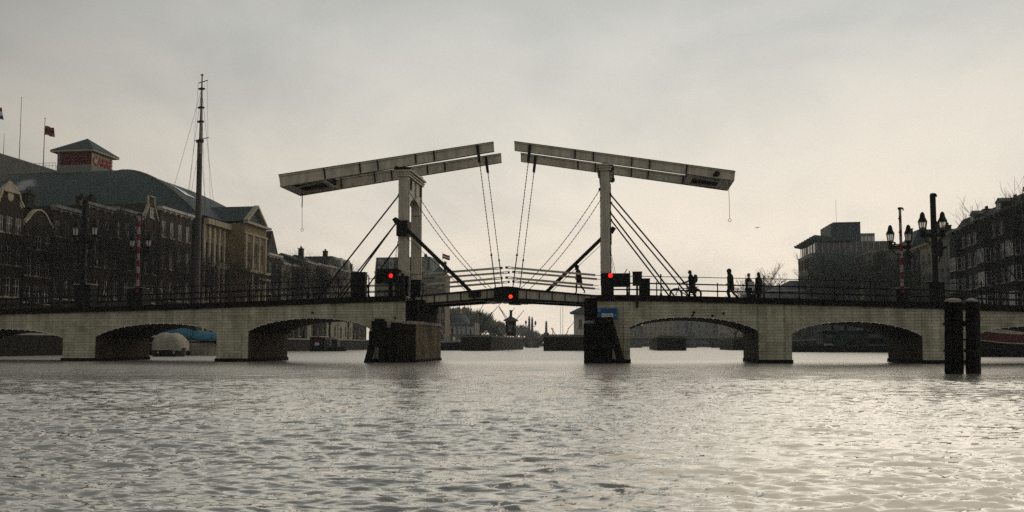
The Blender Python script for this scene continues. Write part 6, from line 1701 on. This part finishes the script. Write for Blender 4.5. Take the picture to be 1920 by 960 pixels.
w_ = b[0] - a[0]; part("hull", hull_mb(w_, 3.0, 1.6, 1.5, 1.45, bow=.1), M['hull_black'], t); mb = MB(); mb.box(.6, 2.4, -1, 1, 1.5, 2.5); mb.box(2.7, 3.4, -.8, .8, 1.5, 2.0); part("cabin", mb, M['white_paint'], t)
mb = MB(); p = fy(818, 607, 150); mb.beam((w_ * .35, 0, 1.5), (-1.0, 0, 4.8), .14, .14); part("gangway", mb, M['white_paint'], t)
# boats on the right
a, b = fy(1476, 656, 112), fy(1600, 656, 112)
t = T("houseboat", "long teal-grey houseboat seen through the second right arch", "houseboat", (a[0], a[1], 0), None, 0.0, True)
w_ = fy(1672, 656, 112)[0] - a[0]; Hd = fy(1500, 640, 112)[2]; Hc = fy(1600, 622, 112)[2]; xc = fy(1543, 640, 112)[0] - a[0]
mb = MB(); mb.box(0, w_, 0, 5, -.6, Hd * .55); part("hull", mb, M['hull_black'], t)
mb = MB(); holes = [(xc + .3, xc + 1.3, Hd * .7, Hc - .4), (xc + 3.2, xc + 4.2, Hd * .6, Hc - .4), (xc + 5.9, xc + 8.0, Hd * .7, Hc - .3)]; wall_holes(mb, xc, w_, Hd * .55, Hc, .3, holes, .12)
mb.box(xc, w_, .55, 4.6, Hd * .55, Hc); part("cabin", mb, M['houseboat'], t)
for h_ in holes: add_window(t, (h_[0] + h_[1]) / 2, .38, h_[2], h_[1] - h_[0] - .02, h_[3] - h_[2], 0, 'frame_dark')
mb = MB(); mb.box(xc - .3, w_ + .3, -.1, 4.9, Hc, Hc + .18); part("roof", mb, M['slate'], t)
mb = MB(); mb.box(.1, xc - .1, .2, 4.8, Hd * .55, Hd * .68)
for k in range(5): x = .3 + k * (xc - .5) / 4; mb.tube([(x, .2, Hd * .6), (x, .2, Hd + 1.1)], .03, 5)
mb.tube([(.3, .2, Hd + 1.1), (xc - .2, .2, Hd + 1.1)], .03, 5); mb.tube([(.3, .2, Hd + .6), (xc - .2, .2, Hd + .6)], .02, 5); part("deck_rail", mb, M['frame_dark'], t)
mb = MB(); mb.box(xc, xc + 1.1, -.15, .1, Hd * .62, Hd * .8); part("step", mb, M['hull_white'], t)
# round red-banded ship at the right edge
a, b = fy(1832, 664, 68), fy(1990, 664, 68); Ls = b[0] - a[0]
t = T("moored_ship", "round-hulled ship with red-brown band and pale rails at the right edge", "ship", (a[0], a[1] + 1.5, 0), None, 0.0, True)
part("hull", hull_mb(Ls, 4.4, 1.7, 1.4, 1.05, .5, bow=.4, stern=.3), M['hull_black'], t, True)
def band(up0, up1, wd, m_, nm):
    L_, R_ = rail_line(Ls, wd, 1.7, 1.4, 1.05, bow=.4, stern=.3, up=0); mb = MB()
    for q in (L_, R_):
        vs = []; fs = []
        for x, y, z in q: vs += [(x, y, z + up0), (x, y, z + up1)]
        fs = [(2 * i, 2 * i + 2, 2 * i + 3, 2 * i + 1) for i in range(len(q) - 1)]; mb.add(vs, fs)
    part(nm, mb, M[m_], t, True)
band(.10, .82, 4.36, 'hull_red', "band")
L_, R_ = rail_line(Ls, 4.5, 1.7, 1.4, 1.05, bow=.4, stern=.3, up=.05); mb = MB(); mb.tube(L_, .07, 6); mb.tube(R_, .07, 6); part("rubbing_strake", mb, M['hull_white'], t)
L_, R_ = rail_line(Ls, 4.4, 1.7, 1.4, 1.05, bow=.4, stern=.3, up=.86); mb = MB(); mb.tube(L_, .06, 6); mb.tube(R_, .06, 6); part("bulwark_rail", mb, M['hull_white'], t)
mb = MB(); mb.box(.9, Ls * .6, -1.3, 1.3, 1.2, 2.35); part("deckhouse", mb, M['hull_white'], t)
# distant yachts: thin masts beyond the lock
for px, yt, lab in ((1030, 576, "far moored yacht with thin mast, left of the pair near the small obelisk"), (1034.5, 570, "far moored yacht with taller thin mast, right of the pair near the small obelisk"), (1060.5, 566, "far moored yacht with tall mast left of the lock house"), (1068.5, 566, "far moored yacht whose mast stands close to the lock house"), (1087, 566, "far moored yacht whose mast rises behind the lock house")):
    a = fy(px, 652, 250); b = fy(px, yt, 250)
    t = T("yacht", lab, "yacht", (a[0], a[1], 0), "far yachts with thin masts", 0.0, True)
    part("hull", hull_mb(7, 2.2, 1.1, .8, .8), M['hull_white'], t, True); mb = MB(); mb.tube([(3.5, 0, .8), (3.5, 0, b[2])], [.09, .05], 5); mb.tube([(3.4, 0, 2), (.6, 0, 2.1)], .06, 5); part("mast", mb, M['steel'], t)
    mb = MB(); mb.hexa([(2, -.7, .8), (5, -.5, .8), (5, .5, .8), (2, .7, .8), (2.2, -.6, 1.3), (4.5, -.4, 1.25), (4.5, .4, 1.25), (2.2, .6, 1.3)]); part("cabin", mb, M['hull_white'], t)

# ================================================================== TREES
def grow(seed, H, spread, levels, nb, r0, rtw, upw=.35, trunk=.25, jitter=.35, splay=.75):
    rnd = random.Random(seed); tr = MB(); cr_ = MB()
    def seg(p, dr, ln, r, lv):
        n = 4 if lv < 2 else (3 if lv < 4 else 2); pts = [p]; rs = [r]; d_ = dr.copy()
        for i in range(n):
            d_ = (d_ + Vector((rnd.gauss(0, jitter), rnd.gauss(0, jitter), rnd.gauss(0, jitter * .6) + upw * .25)) * (.35 if lv else .10)).normalized()
            pts.append(pts[-1] + d_ * ln / n); rs.append(max(rtw * .7, r * (1 - .45 * (i + 1) / n)))
        tgt = tr if lv < 2 else cr_
        tgt.tube(pts, rs, 6 if lv < 1 else (5 if lv < 2 else 3), False)
        if lv >= levels: return
        k = nb if lv else nb + 2
        for j in range(k):
            f = rnd.uniform(.35, 1.0) if lv else rnd.uniform(.72, 1.0)
            if j == 0: f = 1.0
            i = min(n - 1, int(f * n)); q = pts[i].lerp(pts[i + 1], f * n - i)
            base = (pts[i + 1] - pts[i]).normalized()
            az = rnd.uniform(0, 2 * math.pi); side = Vector((math.cos(az), math.sin(az), rnd.uniform(-.1, .5))) * splay * spread * rnd.uniform(.5, 1.2)
            if j == 0: side *= .4
            nd = (base + side + Vector((0, 0, upw))).normalized()
            seg(q, nd, ln * rnd.uniform(.55, .82) * (1.9 if lv == 0 else 1), max(rtw, rs[i] * rnd.uniform(.5, .66)), lv + 1)
    seg(Vector((0, 0, -.1)), Vector((0, 0, 1)), H * trunk, r0, 0)
    # scale so the crown top sits at H
    top = max(v[2] for v in cr_.v); k = H / top
    for m_ in (tr, cr_): m_.v = [(x * (k if z > 0 else 1), y * (k if z > 0 else 1), z * k) for x, y, z in m_.v]
    return tr, cr_
PROTO = {}
def proto(kind):
    if kind in PROTO: return PROTO[kind]
    args = dict(elm=(1, 14, .75, 5, 4, .30, .011, .45, .30, .30), elm2=(8, 14, .65, 5, 4, .28, .011, .5, .32, .30), mid=(13, 14, .95, 5, 4, .30, .020, .35, .28, .4), mid2=(15, 14, .85, 5, 4, .30, .018, .42, .3, .35), dense=(3, 14, .95, 5, 4, .30, .016, .35, .28, .4), fine=(5, 14, .95, 5, 4, .28, .014, .35, .3, .35), far=(9, 14, 1.25, 6, 4, .32, .026, .12, .24, .35, .85))[kind]
    tr, c = grow(*args); PROTO[kind] = (tr.mesh("trunk", [M['bark']]), c.mesh("crown", [M['twig_far_haze' if kind == 'far' else ('twig_mid_haze' if kind in ('mid', 'mid2') else 'twig')]])); return PROTO[kind]
TR = random.Random(21)
def tree(label, s, d, H, kind='elm', wide=1.0, z=QZ, group=None):
    t = T("bare_tree", label, "tree", (s, d, z), group, TR.uniform(0, 6.28), True)
    k = H / 14
    for nm, me in zip(("trunk", "crown"), proto(kind)):
        o = bpy.data.objects.new(nm, me); col.objects.link(o); o.parent = t; o.scale = (k * wide, k * wide, k)
    return t
def tree_at(label, px, ytop, s=None, Y=None, kind='elm', wide=1.0, group=None):
    if Y: p = fy(px, ytop, Y); return tree(label, p[0], p[1], p[2] - QZ, kind, wide, QZ, group)
    d, z = ss(px, ytop, s); return tree(label, s, d, z - QZ, kind, wide, QZ, group)
TS = -49.6; gl = "bare elms along the left quay"
for px, yt, kd, wd, lab in ((-8, 420, 'elm', .8, "bare tree at the left picture edge before the neck gable"), (66, 395, 'dense', .9, "bare tree between the neck gable and the left lamp post"), (112, 372, 'elm2', 1.0, "bare tree just left of the left lamp post"), (150, 360, 'elm', 1.0, "bare tree behind the left lamp post, reaching the theatre roof"), (193, 362, 'dense', 1.0, "bare tree between the left lamp post and the striped barrier, left one"),
        (226, 378, 'elm2', 1.1, "bare tree just left of the left striped barrier"), (283, 371, 'elm', .8, "bare tree before the spout gable, right of the striped barrier"), (330, 410, 'dense', 1.0, "bare tree before the brick house left of the mast"), (368, 430, 'elm2', 1.0, "bare tree directly behind the ship's mast"), (402, 442, 'elm', 1.1, "bare tree before the theatre facade right of the mast"), (440, 470, 'dense', 1.1, "bare tree before the side of the theatre pavilion"), (472, 500, 'elm2', 1.0, "low bare tree under the lit front of the theatre pavilion")):
    tree_at(lab, px, yt, TS, None, kd, wd, gl)
gl = "bare trees before the houses beyond the theatre"
for px, yt, kd, wd, lab in ((545, 470, 'fine', .8, "thin bare tree behind the narrow pale house"), (572, 474, 'dense', 1.2, "broad bare tree among the houses left of the tie rods"), (592, 462, 'fine', 1.1, "tallest bare tree among the houses left of the tie rods"), (620, 482, 'fine', 1.2, "bare tree under the longest tie rod of the left tower"), (654, 520, 'elm', 1.0, "low bare tree left of the tall black cabinet")):
    tree_at(lab, px, yt, -49.5, None, kd, wd, gl)
gl = "bare trees on the right quay"
for px, yt, kd, wd, lab in ((1584, 458, 'mid', 1.25, "bare tree at the left of the right quay's clump, before the modern block"), (1618, 446, 'mid', 1.2, "broad bare tree in the middle of the right quay's clump"), (1648, 452, 'mid2', 1.2, "bare tree left of the right striped barrier"), (1676, 474, 'mid', 1.0, "bare tree directly behind the right striped barrier"), (1712, 495, 'mid2', .9, "low bare tree between the two right lamp posts"), (1560, 492, 'mid', 1.2, "low bare tree before the modern block's south wall")):
    tree_at(lab, px, yt, 45.6, None, kd, wd, gl)
tree_at("tall bare tree at the right edge spreading above the black houses", 1912, 312, 45.4, None, 'fine', 1.15, gl)
tree_at("bare tree before the right row, left of the tall edge tree", 1868, 405, 45.6, None, 'elm2', .9, gl)
tree_at("round lone bare tree behind the standing pair", 1428, 489, None, 230, 'far', 1.15, None)
tree_at("low bare tree behind the walking person on the right approach", 1378, 545, None, 260, 'far', 1.3, None)
# far woods: one mass each
def wood(name, lab, spots, mat_):
    mb = MB(); tr, c = grow(9, 14, 1.05, 4, 5, .35, .10); rnd = random.Random(4); 
    tr2, c2 = grow(17, 14, 1.1, 4, 5, .35, .10)
    for px, yt, Y in spots:
        p = fy(px, yt, Y); k = (p[2] - 1.8) / 14; a = rnd.uniform(0, 6.28); ca, sa = math.cos(a) * k * 1.2, math.sin(a) * k * 1.2
        for m_ in ((tr, c) if rnd.random() < .5 else (tr2, c2)): mb.add([(p[0] + x * ca - y * sa, p[1] + x * sa + y * ca, 1.8 + z * k) for x, y, z in m_.v], m_.f)
    p = fy(spots[0][0], 640, spots[0][2]); o = solo(name, mb, M[mat_], (p[0], p[1], 1.8), lab, "trees"); stuff_props(o)
rnd = random.Random(8); sp_ = []
for i in range(46):
    px = rnd.uniform(800, 945); env = np.interp(px, [800, 840, 880, 920, 945], [578, 570, 572, 590, 606]); sp_.append((px, env + rnd.uniform(0, 14), rnd.uniform(292, 330)))
wood("far_wood", "hazy bare wood behind the domed building under the left half of the deck", sp_, 'twig_far_haze')
sp_ = []
for i in range(60):
    px = rnd.uniform(930, 1480); env = np.interp(px, [930, 960, 985, 1015, 1030, 1120, 1480], [602, 600, 606, 622, 630, 618, 606]); sp_.append((px, env + rnd.uniform(0, 7), rnd.uniform(470, 520)))
wood("far_wood", "hazy line of far trees beyond the stone bridge", sp_, 'twig_far_haze')
# a gull
p = fy(1420, 427, 70)
mb = MB(); mb.ball(p, .10, 8, (2.0, .8, .8))
for sg in (-1, 1): mb.add([(p[0] - .1, p[1], p[2] + .03), (p[0] + sg * .22, p[1] - .05, p[2] + .14), (p[0] + sg * .55, p[1] + .02, p[2] + .04), (p[0] + sg * .2, p[1] + .12, p[2] + .10), (p[0] - .1, p[1], p[2]), (p[0] + sg * .22, p[1] - .05, p[2] + .12), (p[0] + sg * .2, p[1] + .12, p[2] + .085)], [(0, 1, 2, 3), (4, 6, 2, 5)])
mb.v = [tuple(p[i] + (v[i] - p[i]) * .5 for i in range(3)) for v in mb.v]
solo("gull", mb, M['feather'], p, "small gull gliding alone in the sky right of the right tower", "bird")
# chimney smoke
def smoke():
    a = fr(22, 356, TD - 8); b = fr(100, 335, TD - 8)
    mb = MB(); mb.box(a[0] - 1, b[0], TD - 11, TD - 7, a[1] - 1.4, b[1] + .8)
    m = bpy.data.materials.new("smoke"); m.use_nodes = True; t = m.node_tree; t.nodes.clear()
    o = t.nodes.new("ShaderNodeOutputMaterial"); v = t.nodes.new("ShaderNodeVolumePrincipled"); v.inputs["Color"].default_value = (.9, .9, .9, 1)
    co = t.nodes.new("ShaderNodeTexCoord"); n = t.nodes.new("ShaderNodeTexNoise"); n.inputs["Scale"].default_value = .55; n.inputs["Detail"].default_value = 4
    t.links.new(co.outputs["Object"], n.inputs["Vector"])
    gr = t.nodes.new("ShaderNodeMapping"); t.links.new(co.outputs["Generated"], gr.inputs[0]); gr.inputs["Location"].default_value = (-.5, -.5, -.5)
    sx_ = t.nodes.new("ShaderNodeSeparateXYZ"); t.links.new(gr.outputs[0], sx_.inputs[0])
    def mm(op, a_, b_):
        q = t.nodes.new("ShaderNodeMath"); q.operation = op
        for k_, x in enumerate((a_, b_)):
            if isinstance(x, (int, float)): q.inputs[k_].default_value = x
            else: t.links.new(x, q.inputs[k_])
        return q.outputs[0]
    off = mm('SUBTRACT', sx_.outputs[2], mm('MULTIPLY', sx_.outputs[0], .45))
    fall = mm('SUBTRACT', 1.0, mm('MULTIPLY', mm('ADD', mm('MULTIPLY', mm('MULTIPLY', off, off), 14.0), mm('ADD', mm('MULTIPLY', mm('MULTIPLY', sx_.outputs[0], sx_.outputs[0]), 3.6), mm('MULTIPLY', mm('MULTIPLY', sx_.outputs[1], sx_.outputs[1]), 3.5))), 1.0))
    den = mm('MULTIPLY', mm('MAXIMUM', mm('SUBTRACT', mm('MULTIPLY', n.outputs[0], fall), .34), 0.0), 4.5)
    t.links.new(den, v.inputs["Density"]); t.links.new(v.outputs[0], o.inputs["Volume"])
    s_ = solo("chimney_smoke", mb, m, ((a[0] + b[0]) / 2, TD - 9, a[1]), "thin white chimney smoke drifting before the theatre roof", "smoke"); stuff_props(s_)
smoke()
# ================================================================== HAZE
HAZE = 0.0004
mb = MB(); mb.box(-560, 560, -70, 560, -2.2, 47)
m = bpy.data.materials.new("haze"); m.use_nodes = True; t_ = m.node_tree; t_.nodes.clear()
o_ = t_.nodes.new("ShaderNodeOutputMaterial"); v_ = t_.nodes.new("ShaderNodeVolumePrincipled")
v_.inputs["Color"].default_value = (0.80, 0.90, 0.92, 1); v_.inputs["Density"].default_value = HAZE; v_.inputs["Anisotropy"].default_value = 0.2
t_.links.new(v_.outputs[0], o_.inputs["Volume"])
hz = solo("haze", mb, m, (0, 150, -2.2), "thin pale river haze over the whole scene", "haze"); stuff_props(hz)
